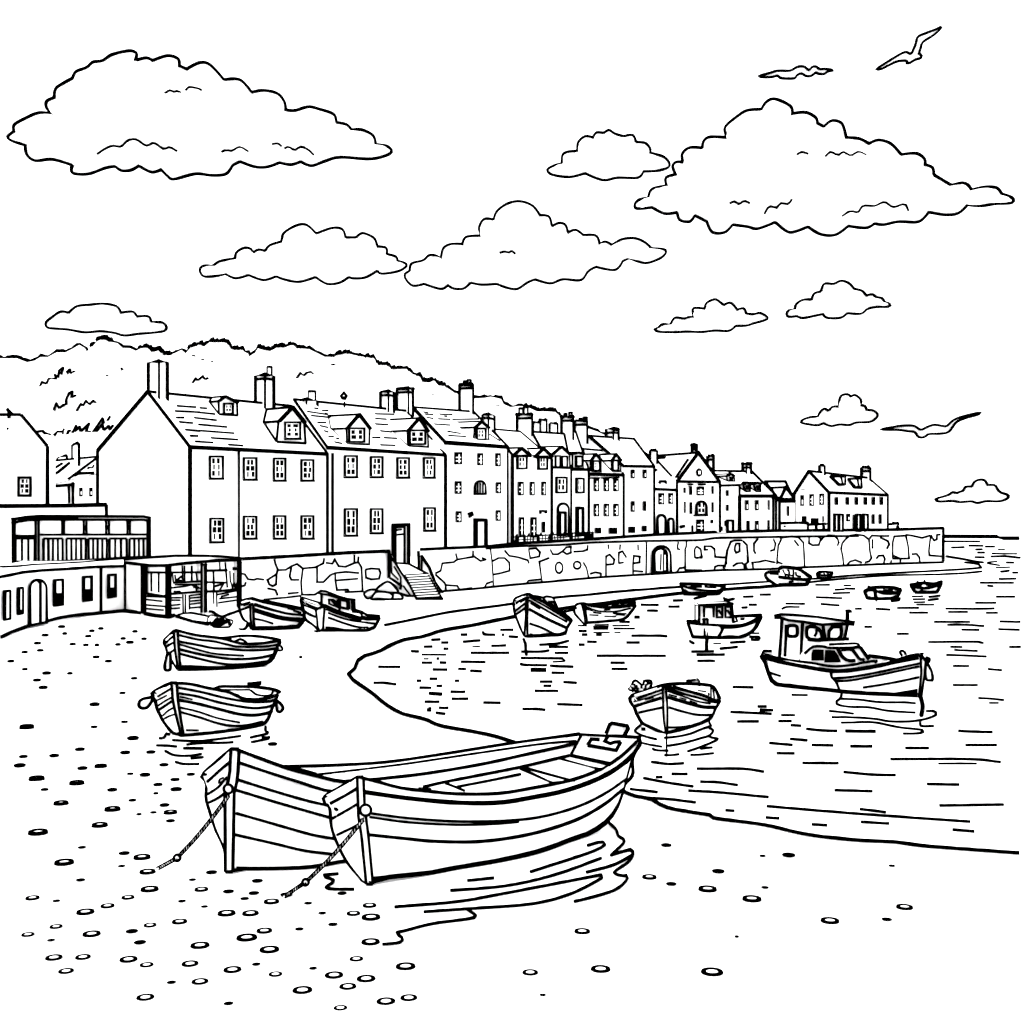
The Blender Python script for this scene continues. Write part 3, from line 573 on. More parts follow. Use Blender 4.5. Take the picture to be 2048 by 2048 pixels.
# ---- 2
v = VP(655, 77.5, 891, 90)
h = house('house with a tall front door reached by the stone steps and two peaked dormers', v, 8, (1118, 1110), (895, 910), ((588, 799), (812, 822)), le=7.5, lr=6, lv=5, lc=(0, 8))
hatch(h, z3, [[(485, 520), (665, 525)], [(485, 565), (590, 572)], [(485, 618), (605, 625)], [(455, 748), (530, 748)], [(570, 750), (690, 757)], [(535, 685), (640, 695)], [(535, 820), (675, 825)], [(0, 488), (28, 488)], [(0, 515), (28, 525)]])
hatch(h, z2, [[(1275, 690), (1470, 720)], [(1315, 730), (1510, 750)], [(1345, 660), (1380, 662)], [(1420, 682), (1475, 682)], [(1375, 797), (1455, 797)], [(1400, 828), (1475, 845)], [(1440, 878), (1480, 890)], [(1480, 930), (1530, 935)], [(1555, 950), (1580, 952)], [(1540, 985), (1610, 1000)]])
finish(h); pipe(h, 665.5, 906, 1112, 5)
for x0, y0, x1, y1 in [(690, 912, 714, 954), (742, 914, 765, 954), (795, 916, 818, 955), (848, 916, 869, 955), (690, 1018, 714, 1071), (742, 1018, 765, 1066), (849, 1016, 870, 1061)]: opening(h, x0, y0, x1, y1)
for nm, pt, wn in [('a', [(212, 815), (428, 815), (432, 665), (325, 525), (207, 660)], [(235, 660), (380, 790)]), ('b', [(800, 835), (998, 842), (992, 690), (905, 562), (797, 682)], [(820, 680), (968, 812)])]:
    dormer(h, z3(pt), [q for p in z3(wn) for q in p], 4.5)
chimney(h, 761, 777, 788, 782, 820, w=5.5); chimney(h, 794, 817, 826, 776, 828, w=5.5)
chimney(h, 601, 613, 635, 798, 812, [(613, 781, 627)], cap=False, w=5)
m = M(); vv = h['vp'].shift(3.6)
m.tube([vv.P(689, 815), vv.P(689, 803)], 3); m.tube([vv.P(x, y) for x, y in [(684, 796), (682, 792), (688, 785), (693, 792), (690, 798), (684, 797)]], 4); m.tube([vv.P(683, 794), vv.P(693, 794)], 3)
m.build('roof_finial', h['root'])
# the tall front door
def d2():
    m = M(); v = h['vp']
    slab(m, v, [(787, 1128), (817, 1130), (817, 1049), (787, 1050)], -.02, .1, 0, 6)
    slab(m, v, [(791, 1126), (809, 1127), (809, 1054), (791, 1055)], .1, .14, 0, 3.4)
    m.tube([v.P(790, 1070, .15), v.P(808, 1068, .15)], 3.2); m.tube([v.P(790, 1061, .15), v.P(803, 1059, .15)], 3)
    m.build('front_door', h['root'], None, 'paint')
d2()

# ---- 3
v = VP(891, 90, 1015, 101)
h = house('three-storey house with an arched middle window above its door', v, 9, (1106, 1100), (885, 894), ((826, 815), (946, 824)), le=8.5, lr=6, lv=6.5, lc=(0, 4.5))
hatch(h, z3, [[(950, 505), (990, 508)], [(965, 525), (1040, 528)], [(980, 555), (1040, 567)], [(1095, 570), (1205, 575)], [(1105, 525), (1225, 528)], [(1150, 545), (1175, 545)], [(1230, 575), (1480, 570)], [(1315, 600), (1400, 600)], [(1055, 620), (1205, 630)], [(1180, 690), (1305, 710)], [(1190, 730), (1355, 740)], [(1590, 720), (1690, 785)]])
finish(h)
for r in [(909, 904, 925, 929), (955, 906, 967, 931), (991, 906, 1002, 933), (910, 962, 924, 988), (992, 964, 1003, 987), (912, 1022, 924, 1045), (992, 1020, 1002, 1042)]: opening(h, *r, 'solid')
opening(h, 950, 962, 971, 988, 'panel', arch=True)
m = M()
for x in (954, 959, 964.5): slab(m, v, [(x, 987), (x + 3.4, 987), (x + 3.4, 965), (x, 965)], .1, .14, 1)
m.build('window_pane', h['root'])
opening(h, 951, 1040, 971, 1098, 'panel', 'front_door', w=7)
wallmark(h, [(937, 1028), (944, 1025), (945, 1030), (939, 1034), (941, 1028)], 4)
dormer(h, z3([(1435, 768), (1582, 770), (1578, 655), (1510, 595), (1445, 650)]), [q for p in z3([(1465, 662), (1550, 768)]) for q in p], 4)
chimney(h, 919, None, 946, 768, 828, [(927, 757, 933), (934, 757, 941)], w=5.5)
chimney(h, 965, 977, 989, 828, 862, off=1.9, w=5.5)

# ---- 4 two gabled dormers rising from the wall head
v = VP(1025, 102, 1103, 110)
h = house('narrow house with two small gables standing on its wall head', v, 9, (1092, 1085), (910, 918), ((985, 859), (1040, 864)), le=1, lr=5.5, lv=5, lc=(7, 7))
h['wall'].m and None
finish(h)
dormer(h, [(1027, 912), (1059, 912), (1059, 911), (1042, 896), (1027, 910)], None, 5, face_off=-.05)
dormer(h, [(1070, 914), (1103, 915), (1103, 913), (1086, 897), (1070, 912)], None, 5, face_off=-.05)
for r in [(1035, 912, 1053, 937), (1077, 913, 1094, 938)]: opening(h, *r, 'sash', w=3.6)
for r in [(1036, 963, 1048, 991), (1060, 963, 1070, 991), (1083, 963, 1093, 991), (1038, 1034, 1049, 1072), (1061, 1034, 1074, 1075), (1084, 1043, 1091, 1065)]: opening(h, *r, 'solid')
wallmark(h, [(1081, 1028), (1081, 1022), (1092, 1022), (1092, 1027)], 4)
chimney(h, 1034, None, 1064, 828, 868, [(1038, 810, 1046), (1047, 810, 1055)], off=4, w=5.5)

# ---- 5a, 5b
v = VP(1103, 110, 1142, 114.5)
h = house('slim house with a flat-topped dormer and an arched doorway beside the railing', v, 9, (1086, 1082), (935, 936), ((1064, 864), (1128, 868)), le=3.4, lr=5.5, lv=5, lc=(0, 5))
finish(h)
dormer(h, z4([(745, 940), (915, 945), (912, 815), (830, 740), (742, 815)]), None, 4.5, face_off=-.05)
for r in [(1111, 912, 1120, 934), (1124, 913, 1134, 934)]: opening(h, *r, 'panel', w=3.2)
opening(h, 1113, 955, 1133, 985, 'sash'); opening(h, 1116, 1007, 1137, 1070, 'panel', 'doorway', arch=True, w=4.5)
opening(h, 1119, 1025, 1130, 1070, 'door', 'front_door', w=5)
chimney(h, 1066, None, 1080, 844, 864, w=4.5, cap=False, off=4.8); chimney(h, 1080, None, 1093, 839, 866, w=4.5, off=4.6, cap=False); chimney(h, 1099, None, 1115, 846, 866, w=4.5, off=4.6, cap=False)
chimney(h, 1123, None, 1146, 833, 882, [(1128, 823, 1133), (1137, 823, 1143)], off=3.6, w=5.5)
v = VP(1142, 114.5, 1177, 119)
h = house('slimmest house, plain, with one tall dark door, beside the railing', v, 9, (1083, 1080), (939, 939), ((1128, 868), (1151, 864)), le=6, lr=2, lv=5, lc=(5, 7), verge=(False, True))
finish(h)
dormer(h, [(1145, 937), (1166, 937), (1166, 908), (1156, 905), (1145, 908)], (1152, 913, 1164, 932), 4.5, 'sash', face_off=.02)
opening(h, 1153, 957, 1167, 985, 'sash', w=3.6); opening(h, 1154, 1016, 1165, 1070, 'panel', 'front_door', w=6)
chimney(h, 1149, None, 1174, 841, 884, [(1158, 833, 1164), (1166, 833, 1173)], off=3.4, w=5.5)

# ---- 6 mansard
v = VP(1177, 119, 1247, 127)
h = house('house with a rounded mansard roof and three rows of three windows', v, 9, (1082, 1077), (948, 950), ((1165, 898), (1226, 903)), le=7, lr=4.5, lv=6, lc=(0, 5.5), rdepth=.28)
finish(h)
for a, p, e, wn in [(1179, 1186, 1202, (1186, 922, 1199, 941)), (1221, 1231, 1241, (1225, 921, 1236, 941))]:
    dormer(h, [(a + 2, 942), (e, 943), (e, 921), ((a + e) / 2, 908), (a + 2, 921)], wn, 4, 'sash')
for y0, y1 in ((957, 983), (1007, 1033)):
    for x in (1188, 1208, 1227): opening(h, x, y0, x + 11, y1, 'solid')
for r in [(1190, 1055, 1203, 1067), (1218, 1055, 1235, 1068)]: opening(h, *r, 'solid')
wallmark(h, [(1178, 956), (1199, 956)], 2.6, 'lintel'); wallmark(h, [(1203, 956), (1238, 955)], 2.6, 'lintel')

# ---- 7
v = VP(1247, 127, 1308, 134)
h = house('plain house with two columns of small dark windows and a big chimney', v, 8, (1077, 1072), (932, 933), ((1178, 872), (1267, 878)), le=6, lr=5.5, lv=6, lc=(0, 5.5))
finish(h)
for r in [(1262, 939, 1270, 957), (1286, 939, 1294, 957), (1262, 1002, 1270, 1024), (1286, 1002, 1293, 1022), (1257, 1053, 1271, 1066), (1284, 1051, 1294, 1063)]: opening(h, *r, 'solid')
chimney(h, 1212, 1227, 1237, 857, 884, w=5.5)
chimney(h, 1300, None, 1314, 900, 925, off=1.6, w=5, cap=False)

# ---- 8
z5 = Z(1300, 820, .15528)
v = VP(1308, 134, 1354, 138)
h = house('small two-storey house with two arched ground-floor doors, left of the pedimented house', v, 8, (1073, 1070), (978, 980), ((1310, 917), (1395, 911)), le=6, lr=5.5, lv=0.1, lc=(0, 6), verge=(False, False))
h['roof'].drape([(1314, 921), (1351, 962)], 5)
h['roof'].drape(z5([(120, 945), (130, 920), (200, 920), (200, 945)]), 6); finish(h)
for r in [(1317, 986, 1329, 1009), (1337, 986, 1347, 1008)]: opening(h, *r, 'solid')
opening(h, 1315, 1030, 1331, 1069, 'panel', 'front_door', arch=True, w=5); opening(h, 1337, 1037, 1347, 1068, 'panel', 'front_door', arch=True, w=5)

# ---- 9 pedimented front
def gable_house(label, vp, d, base, pent, le, lc, group='houses along the quay'):
    x0, x1 = vp.x0, vp.x1
    TL, AP, TR = [vp.P(*p) for p in pent]
    BL, BR = Vector((TL.x, TL.y, vp.P(x0, base[0]).z)), Vector((TR.x, TR.y, vp.P(x1, base[1]).z))
    D = vp.n * d; c = (BL + BR) / 2
    root = thing('house', label, 'house', (c.x, c.y, min(BL.z, BR.z)), group)
    m = M(); m.face([BL, BR, TR, AP, TL]); m.face([p + D for p in (TL, AP, TR, BR, BL)])
    m.face([BL + D, BL, TL, TL + D]); m.face([BR, BR + D, TR + D, TR])
    m.tube([BL, TL], lc); m.tube([BR, TR], lc); m.tube([TL, TR], le)
    r = M(); r.grid([[TL, AP, TR], [TL + D, AP + D, TR + D]]); r.tube([TL, AP, TR], 6); r.tube([AP, AP + D], 5)
    return dict(vp=vp, root=root, D=D, wall=m, roof=r, RL=AP, TL=TL, TR=TR, pp=TL, pn=(AP - TL).cross(D).normalized())
v = VP(1354, 138, 1440, 142)
h = gable_house('house with a big triangular pediment and a round window in it', v, 7, (1070, 1065), [(1354, 963), (1397, 905), (1440, 964)], 5.5, 5)
h['roof'].drape([(1352, 955), (1376, 919)], 5)
finish(h)
m = M(); slab(m, v, [(1398.5 + 7 * math.cos(i * .628), 945 + 9 * math.sin(i * .628)) for i in range(10)], -.02, .15, 1); slab(m, v, [(1397, 948), (1401, 948), (1401, 942), (1397, 942)], .15, .18); m.build('round_window', h['root'])
for r in [(1367, 975, 1372, 986), (1378, 972, 1385, 990), (1393, 973, 1409, 991), (1423, 972, 1428, 988), (1368, 1003, 1372, 1026), (1379, 1004, 1385, 1028), (1423, 1004, 1428, 1025), (1421, 1039, 1427, 1047)]: opening(h, *r, 'solid')
opening(h, 1393, 1003, 1413, 1030, 'sash', arch=True, w=5); wallmark(h, [(1388, 1031), (1416, 1031)], 3, 'sill')
opening(h, 1392, 1039, 1409, 1063, 'solid', 'front_door')
wallmark(h, [(1385, 1063), (1385, 1053), (1384, 1051)], 4); wallmark(h, [(1361, 1054), (1369, 1052)], 6)
wallmark(h, [(1376, 969), (1386, 969)], 3, 'lintel'); wallmark(h, [(1397, 969), (1411, 969)], 3, 'lintel')
chimney(h, 1384, None, 1393, 890, 910, off=1.5, w=6.5, cap=True); chimney(h, 1415, None, 1427, 911, 950, off=3.5, w=6)

# ---- 10, 11
v = VP(1440, 142, 1479, 145)
h = house('narrow house with one column of windows, right of the pedimented house', v, 8, (1066, 1064), (971, 970), ((1418, 942), (1500, 943)), le=5.5, lr=5.5, lv=4, lc=(0, 4), verge=(False, False))
finish(h)
dormer(h, [(1455, 962), (1470, 963), (1468, 952), (1462, 948), (1453, 952)], (1459, 953, 1467, 961), 3.4, 'solid')
for r in [(1452, 980, 1458, 992), (1452, 1009, 1458, 1022), (1449, 1041, 1452, 1052), (1443, 1053, 1446, 1062)]: opening(h, *r, 'solid')
opening(h, 1455, 1041, 1466, 1063, 'panel', 'front_door', w=4.5)
v = VP(1479, 145, 1552, 150)
h = house('low two-storey house with two dark dormers under one chimney', v, 8, (1065, 1063), (992, 992), ((1458, 943), (1503, 943)), le=7, lr=5, lv=6, lc=(8, 4.5))
finish(h)
for a in (1486, 1507): dormer(h, [(a + 4, 983), (a + 14, 983), (a + 14, 968), (a + 7, 965), (a, 968)], (a + 5, 970, a + 12, 980), 4.5, 'solid')
for r in [(1490, 1000, 1498, 1021), (1510, 1000, 1518, 1021), (1536, 1000, 1540, 1020), (1493, 1041, 1500, 1060), (1510, 1041, 1518, 1061), (1535, 1040, 1540, 1060)]: opening(h, *r, 'solid')
pipe(h, 1546.5, 992, 1063, 4)
chimney(h, 1485, 1493, 1502, 927, 946, w=5)

# ---- 12 little house
v = VP(1559, 153, 1589, 155)
h = house('smallest house, one window and a steep little gable, left of the last house', v, 6, (1064, 1064), (1002, 1002), ((1530, 963), (1571, 963)), le=8, lr=6, lv=6, lc=(5, 0))
finish(h)
dormer(h, [(1561, 998), (1587, 998), (1587, 995), (1571, 974), (1561, 995)], None, 4.5, face_off=.0)
opening(h, 1574, 1012, 1579, 1032, 'solid')

# ---- 13 last house, gable towards us
v = VP(1658, 162, 1775, 181)
A = P(1658, HZ, 162); Cc = P(1588, HZ, 166); side = Vector((Cc.x - A.x, Cc.y - A.y, 0))
h = house('last house of the row, gable to the left and long front with many doors', v, 8, (1064, 1064), (985, 990), ((1617.5, 942), (1736, 956)), side, le=6, lr=5.5, lv=6, lc=(6.5, 5))
h['wall'].tube([h['BL'] + side, h['TL'] + side], 5); h['wall'].tube([h['TL'] + side, h['RL']], 6)
z6 = Z(1560, 860, .15528)
finish(h)
gv = VP(1588, 166, 1658, 162)
for r in [(1602, 972, 1610, 980), (1600, 990, 1608, 1012), (1618, 988, 1628, 1012), (1638, 987, 1648, 1010), (1603, 1032, 1613, 1044), (1621, 1036, 1637, 1046), (1644, 1032, 1648, 1044)]: opening(h, *r, 'solid', vp=gv)
for x in (1670, 1692, 1710, 1728, 1744, 1760): opening(h, x, 994, x + 7, 1010, 'solid')
for r in [(1693, 1027, 1701, 1043), (1744, 1028, 1750, 1048), (1758, 1028, 1764, 1048)]: opening(h, *r, 'solid')
for a, b_ in ((1669, 1676), (1678, 1685), (1713, 1720), (1727, 1735)): opening(h, a, 1029, b_, 1062, 'panel', 'front_door', w=4)
opening(h, 1706, 1029, 1713, 1062, 'solid', 'front_door')
for q, wn in [([(678, 0)], 0)]: pass
for pts in ([(1678, 969), (1690, 969), (1690, 954), (1662, 953)], [(1709, 974), (1723, 975), (1722, 958), (1697, 958)]):
    m = M(); q = [onplane(x, y, h['pp'] + Vector((0, 0, .25)), h['pn']) for x, y in pts]
    m.tess(q); m.grid([q, [p + h['pn'] * (-.25 if h['pn'].z > 0 else .25) for p in q]], 0, True); m.tube(q, 4.5, True); m.tube([q[1].lerp(q[0], .4), q[2].lerp(q[3], .3)], 4); m.build('skylight', h['root'])
chimney(h, 1723, None, 1740, 934, 966, off=2.2, w=6, cap=True); chimney(h, 1639, None, 1649, 930, 948, w=5, cap=False)

# ---- far left: gabled house at the frame's edge, small house behind
v = VP(-150, 78, 95, 80)
h = house('house cut by the left edge of view, with a hipped gable and one window', v, 8, (1010, 1010), (892, 892), ((-150, 829), (42, 829)), le=.1, lr=6, lv=6.5, lc=(0, 6.5), group=None, rdepth=.02)
finish(h); opening(h, 37, 955, 61, 991, 'sash', w=5)
chimney(h, 6, None, 18, 820, 832, off=.2, w=6, cap=False)
v = VP(90, 95, 200, 97)
h = house('small house squeezed between two gables behind the flat roof', v, 6, (1010, 1010), (972, 946), ((70, 925), (200, 913)), le=.1, lr=5, lv=.1, lc=(0, 0), group=None, verge=(False, False), name='house')
m_ = h['roof']
m_.drape(z1([(470, 1520), (560, 1470), (670, 1380)]), 5); m_.drape(z1([(505, 1445), (600, 1385)]), 4.5); m_.drape(z1([(630, 1560), (780, 1450), (920, 1345)]), 5); m_.drape(z1([(850, 1440), (855, 1425), (890, 1430), (905, 1405)]), 3.5)
w2 = h['wall']
w2.drape(z1([(460, 1605), (590, 1600), (690, 1590)]), 6); w2.drape(z1([(705, 1500), (705, 1770)]), 4.5); w2.drape(z1([(665, 1605), (668, 1770)]), 4)
m_.drape(z1([(715, 1508), (750, 1485), (950, 1478)]), 7); w2.drape(z1([(715, 1508), (750, 1485), (950, 1478)]), 7)
finish(h)
for r in [(158, 975, 165.5, 993), (178, 975, 185.5, 993)]: opening(h, *r, 'solid')
chimney(h, 145, None, 158, 886, 928, w=5, cap=False, off=1.5)
chimney(h, 115, None, 134, 911, 925, w=4, cap=False, off=4)
# ================================================================ quay walls
def YL(px): return interp([(-40, 43.0), (3, 46.3), (60, 52), (251, 63)], px)          # curved store front
# --- right-hand quay wall with its coping and arched door
CT = [(836, 1099), (900, 1096), (973, 1093), (1030, 1087), (1161, 1079.5), (1306, 1069.5), (1430, 1064), (1560, 1061), (1774, 1059.5), (1886, 1056)]
CB = [(836, 1105), (973, 1097), (1033, 1092.5), (1120, 1090), (1186, 1085), (1292, 1082), (1401, 1080.5), (1430, 1076), (1600, 1073), (1886, 1070.5)]
WB = [(842, 1187)] + WALLB
xs = [842 + (1886 - 842) * i / 80 for i in range(81)]
def wallgrid(lo, hi, YF, off=0): return [[P(x, interp(hi, x), YF(x) - off) for x in xs], [P(x, interp(lo, x), YF(x) - off) for x in xs]]
e0 = P(1300, 1151, YW(1300))
root = thing('quay_wall', 'long rough stone quay wall with an arched door, right of the steps', 'wall', tuple(e0))
m = M(); hi, lo = wallgrid(WB, CT, YW)
lo = [Vector((p.x, p.y, min(p.z, -.02))) for p in lo]
back = [p + Vector((0, 2.2, 0)) for p in hi]
m.grid([lo, hi, back, [Vector((p.x, p.y, -.02)) for p in back]])
m.face([lo[-1], hi[-1], back[-1], Vector((back[-1].x, back[-1].y, 0))]); m.face([lo[0], hi[0], back[0], Vector((back[0].x, back[0].y, 0))])
m.tube([P(x, interp(WB, x), YW(x) - .03) for x in xs], 4.2)
m.tube([lo[-1], hi[-1]], 6)
w8 = Z(760, 1080, .3002); w5 = Z(1300, 820, .15528); w7 = Z(1320, 1100, .16563); w6 = Z(1560, 860, .15528); w9 = Z(1640, 1060, .2112)
ell = lambda cx, cy, rx, ry: [(cx + rx * math.cos(i * .7), cy + ry * math.sin(i * .7)) for i in range(10)]
for zf, ls in [(w8, [[(505, 90), (515, 130), (620, 112), (620, 70)], [(515, 130), (490, 148), (415, 155), (405, 205), (370, 222)], [(620, 105), (670, 140), (705, 130), (680, 120)], [(370, 230), (430, 285), (437, 300), (515, 305), (530, 330), (610, 320)], [(437, 305), (437, 340), (530, 335)], [(735, 60), (745, 140), (752, 240), (755, 325)], [(750, 140), (790, 120), (830, 120), (860, 150), (862, 205), (800, 222), (755, 230)], [(695, 320), (710, 290), (745, 278)], [(830, 70), (860, 105), (920, 115), (985, 135), (992, 155)], [(990, 60), (1040, 55), (1065, 80), (1060, 110), (1000, 122), (990, 60)], [(1125, 120), (1060, 145), (1068, 200), (1080, 290)], [(975, 295), (990, 270), (1070, 262)], [(1135, 65), (1150, 95), (1185, 95), (1215, 75)], [(1215, 75), (1240, 50), (1270, 45), (1270, 85), (1245, 95), (1215, 75)], [(1290, 78), (1350, 75), (1380, 65), (1383, 35)], ell(1192, 185, 25, 37), ell(1313, 168, 25, 25), [(1355, 150), (1375, 185), (1390, 255)], [(1400, 225), (1435, 215), (1470, 222), (1470, 255)], [(1505, 245), (1505, 110), (1530, 97), (1560, 130), (1555, 160), (1510, 165)], [(1520, 30), (1522, 60)], [(1600, 30), (1597, 65)], [(1590, 155), (1590, 85), (1615, 75), (1640, 115)], [(1590, 155), (1620, 150)], [(1718, 30), (1720, 70)], [(1685, 225), (1685, 160), (1690, 105), (1730, 110), (1728, 150), (1690, 155)], [(1685, 205), (1750, 210)], [(1775, 15), (1774, 120), (1772, 235)]]),
    (w5, [[(365, 1705), (352, 1750), (355, 1790), (380, 1795)], [(470, 1690), (465, 1760), (450, 1800), (450, 2060)], [(575, 1790), (600, 1757), (650, 1790), (665, 1890), (600, 1910), (575, 1890), (575, 1790)], [(740, 1800), (700, 1800), (700, 1755), (785, 1755), (830, 1790), (835, 1890), (985, 1900), (1000, 1800), (1040, 1700), (1090, 1680), (1185, 1680)], [(985, 1900), (985, 1990)], [(1200, 1690), (1250, 1740), (1265, 1930), (1270, 1960)], [(1095, 1760), (1110, 1720), (1155, 1720), (1155, 1820), (1110, 1840), (1090, 1800), (1095, 1760)], [(1390, 1660), (1340, 1720), (1340, 1810), (1360, 1850)], [(1590, 1665), (1615, 1720), (1600, 1800), (1550, 1815)], [(1690, 1665), (1650, 1750), (1635, 1930), (1632, 1990)], [(1860, 1680), (1910, 1745)]]),
    (w7, [[(305, 0), (303, 210), (235, 220), (190, 285)], [(305, 240), (500, 245), (515, 275)], [(800, 100), (785, 210)], [(655, 265), (660, 205), (700, 187), (770, 187), (780, 265)], [(875, 260), (880, 195), (930, 162), (990, 155), (1020, 180), (1020, 255)], [(1055, 60), (1060, 150), (1030, 170), (1055, 250)], [(1130, 240), (1115, 150), (1190, 145), (1270, 125), (1385, 150)], [(415, 0), (420, 90), (500, 95), (495, 0)], [(655, 0), (670, 85), (800, 92), (810, 0)], [(1410, 100), (1415, 145), (1475, 165)], [(1735, 0), (1745, 200)]]),
    (w6, [[(0, 1390), (150, 1370), (240, 1385), (300, 1450), (310, 1600), (315, 1760)], [(375, 1370), (490, 1370), (525, 1400), (500, 1480), (420, 1485), (370, 1455), (375, 1370)], [(520, 1430), (560, 1380), (620, 1355), (700, 1360), (745, 1410), (755, 1450), (740, 1490)], [(820, 1750), (805, 1620), (785, 1530), (800, 1460), (850, 1400), (900, 1360), (980, 1345), (1080, 1360), (1145, 1410), (1155, 1550), (1175, 1650), (1150, 1690), (1095, 1705)], [(865, 1735), (900, 1695), (970, 1675), (1050, 1705)], [(1145, 1410), (1180, 1360), (1290, 1365), (1400, 1365)], [(1190, 1405), (1190, 1530)], [(1290, 1385), (1390, 1430), (1405, 1475), (1375, 1530)], [(1240, 1655), (1270, 1620), (1330, 1615), (1350, 1660), (1335, 1720)], [(1450, 1655), (1450, 1450), (1470, 1370), (1620, 1360), (1650, 1500), (1660, 1655), (1450, 1655)], [(1620, 1350), (1700, 1360), (1830, 1390), (1930, 1360)], [(1700, 1600), (1760, 1595), (1795, 1640), (1800, 1700)], [(1435, 1680), (1420, 1730)]]),
    (w9, [[(1050, 50), (1040, 110), (1030, 200), (1035, 240), (1155, 250)], [(1050, 50), (1080, 100), (1105, 90), (1105, 45), (1165, 42)], [(690, 240), (760, 272), (760, 305)]])]:
    for l in ls: m.drape(zf(l), 3.5, step=6)
m.build('masonry', root, None, 'stone')
m = M(); ca, cb = wallgrid(CB, CT, YW, .12)
m.grid([[p + Vector((0, 1.2, 0)) for p in ca], ca, cb, [p + Vector((0, .1, 0)) for p in cb]])
m.face([ca[-1], cb[-1], cb[-1] + Vector((0, 1, 0)), ca[-1] + Vector((0, 1.2, 0))])
m.tube(ca, 6.2)
m.tube(cb[10:68], 4.2)
m.build('coping', root, None, 'stone')
# arched door in the wall
m = M(); dv = VP(1304, YW(1304), 1342, YW(1342))
slab(m, dv, archpts(1305, 1092, 1341, 1146), -.05, .25, 0, 4.5)
slab(m, dv, archpts(1309, 1097, 1334, 1144), .25, .32, 0, 4.5)
slab(m, dv, [(1326, 1143), (1334, 1143), (1334, 1106), (1328, 1099), (1326, 1099)], .32, .36, 1); slab(m, dv, [(1329, 1140), (1331, 1140), (1331, 1110), (1329, 1110)], .36, .4)
m.tube([dv.P(1322, 1108, .34), dv.P(1321, 1140, .34)], 3); m.tube([dv.P(1304, 1146, .3), dv.P(1343, 1145, .3)], 5)
m.build('arched_door', root, None, 'timber')

# pavement of the quay behind the walls
m = M(); xs2 = [480 + (1886 - 480) * i / 60 for i in range(61)]
def YLW(px): return interp([(478, 67.3), (601, 71.5), (725, 77.0), (778, 79.5), (836, 84)], px)
def qz(px): return P(px, interp([(478, 1118), (587, 1112), (701, 1105), (778, 1102)] + CT, px), YLW(px) if px < 836 else YW(px))
for skip in ([x for x in xs2 if x <= 778], [x for x in xs2 if x >= 836]):
    fr = [qz(x) + Vector((0, 1.0, -.12)) for x in skip]; m.grid([fr, [Vector((p.x * 1.9, p.y * 1.9, p.z)) for p in fr]])
tag(m.build('quay_pavement', white='stone'), kind='structure')

# --- left-hand quay wall
LT = [(478, 1118), (587, 1112), (701, 1105), (778, 1102)]; LB = [(478, 1215), (601, 1207), (725, 1198), (778, 1193)]
xl = [478 + 300 * i / 30 for i in range(31)]
hi = [P(x, interp(LT, x), YLW(x)) for x in xl]; lo = [P(x, interp(LB, x), YLW(x)) for x in xl]
lo = [Vector((p.x, p.y, -.02)) for p in lo]; bk = [p + Vector((-.6, 2.5, 0)) for p in hi]
m = M(); m.grid([lo, hi, bk, [Vector((p.x, p.y, 0)) for p in bk]])
m.face([lo[-1], hi[-1], bk[-1], Vector((bk[-1].x, bk[-1].y, 0))])
m.tube(hi, 7.5); m.tube([P(778, 1103, 79.3), P(778, 1156, 79.3)], 6)
wl = Z(460, 1080, .2277)
for l in [[(390, 170), (400, 210), (420, 260), (410, 300), (330, 350), (345, 390), (375, 405), (405, 390), (410, 310)], [(100, 295), (130, 300), (160, 345), (210, 350), (240, 340), (295, 348)], [(90, 408), (130, 400), (140, 370)], [(420, 265), (490, 262), (540, 230), (590, 210), (640, 250), (750, 240), (820, 205), (828, 160)], [(540, 235), (525, 320), (540, 350), (605, 350)], [(640, 255), (625, 370), (632, 480), (745, 480), (800, 445), (840, 455)], [(765, 240), (765, 370), (820, 370), (880, 310), (925, 290), (1020, 280), (1130, 290)], [(925, 290), (925, 350), (940, 440), (1035, 435), (1040, 450)], [(935, 355), (1120, 340)], [(845, 200), (900, 208), (920, 170), (955, 230), (1015, 235), (1085, 205), (1130, 195)], [(1093, 130), (1093, 195)], [(1130, 145), (1125, 190), (1155, 240), (1165, 445)], [(1010, 458), (1170, 450)], [(1190, 260), (1240, 250), (1310, 255), (1322, 290), (1310, 340), (1240, 345), (1195, 330), (1190, 260)], [(330, 425), (400, 440), (418, 485)], [(300, 522), (500, 505), (620, 490)], [(510, 470), (600, 462)]]:
    m.drape(wl(l), 3.6, step=6)
tag(m.build('quay_wall', None, None, 'stone', tuple(lo[15])), 'short rough stone quay wall between the boat shelter and the steps', 'wall')

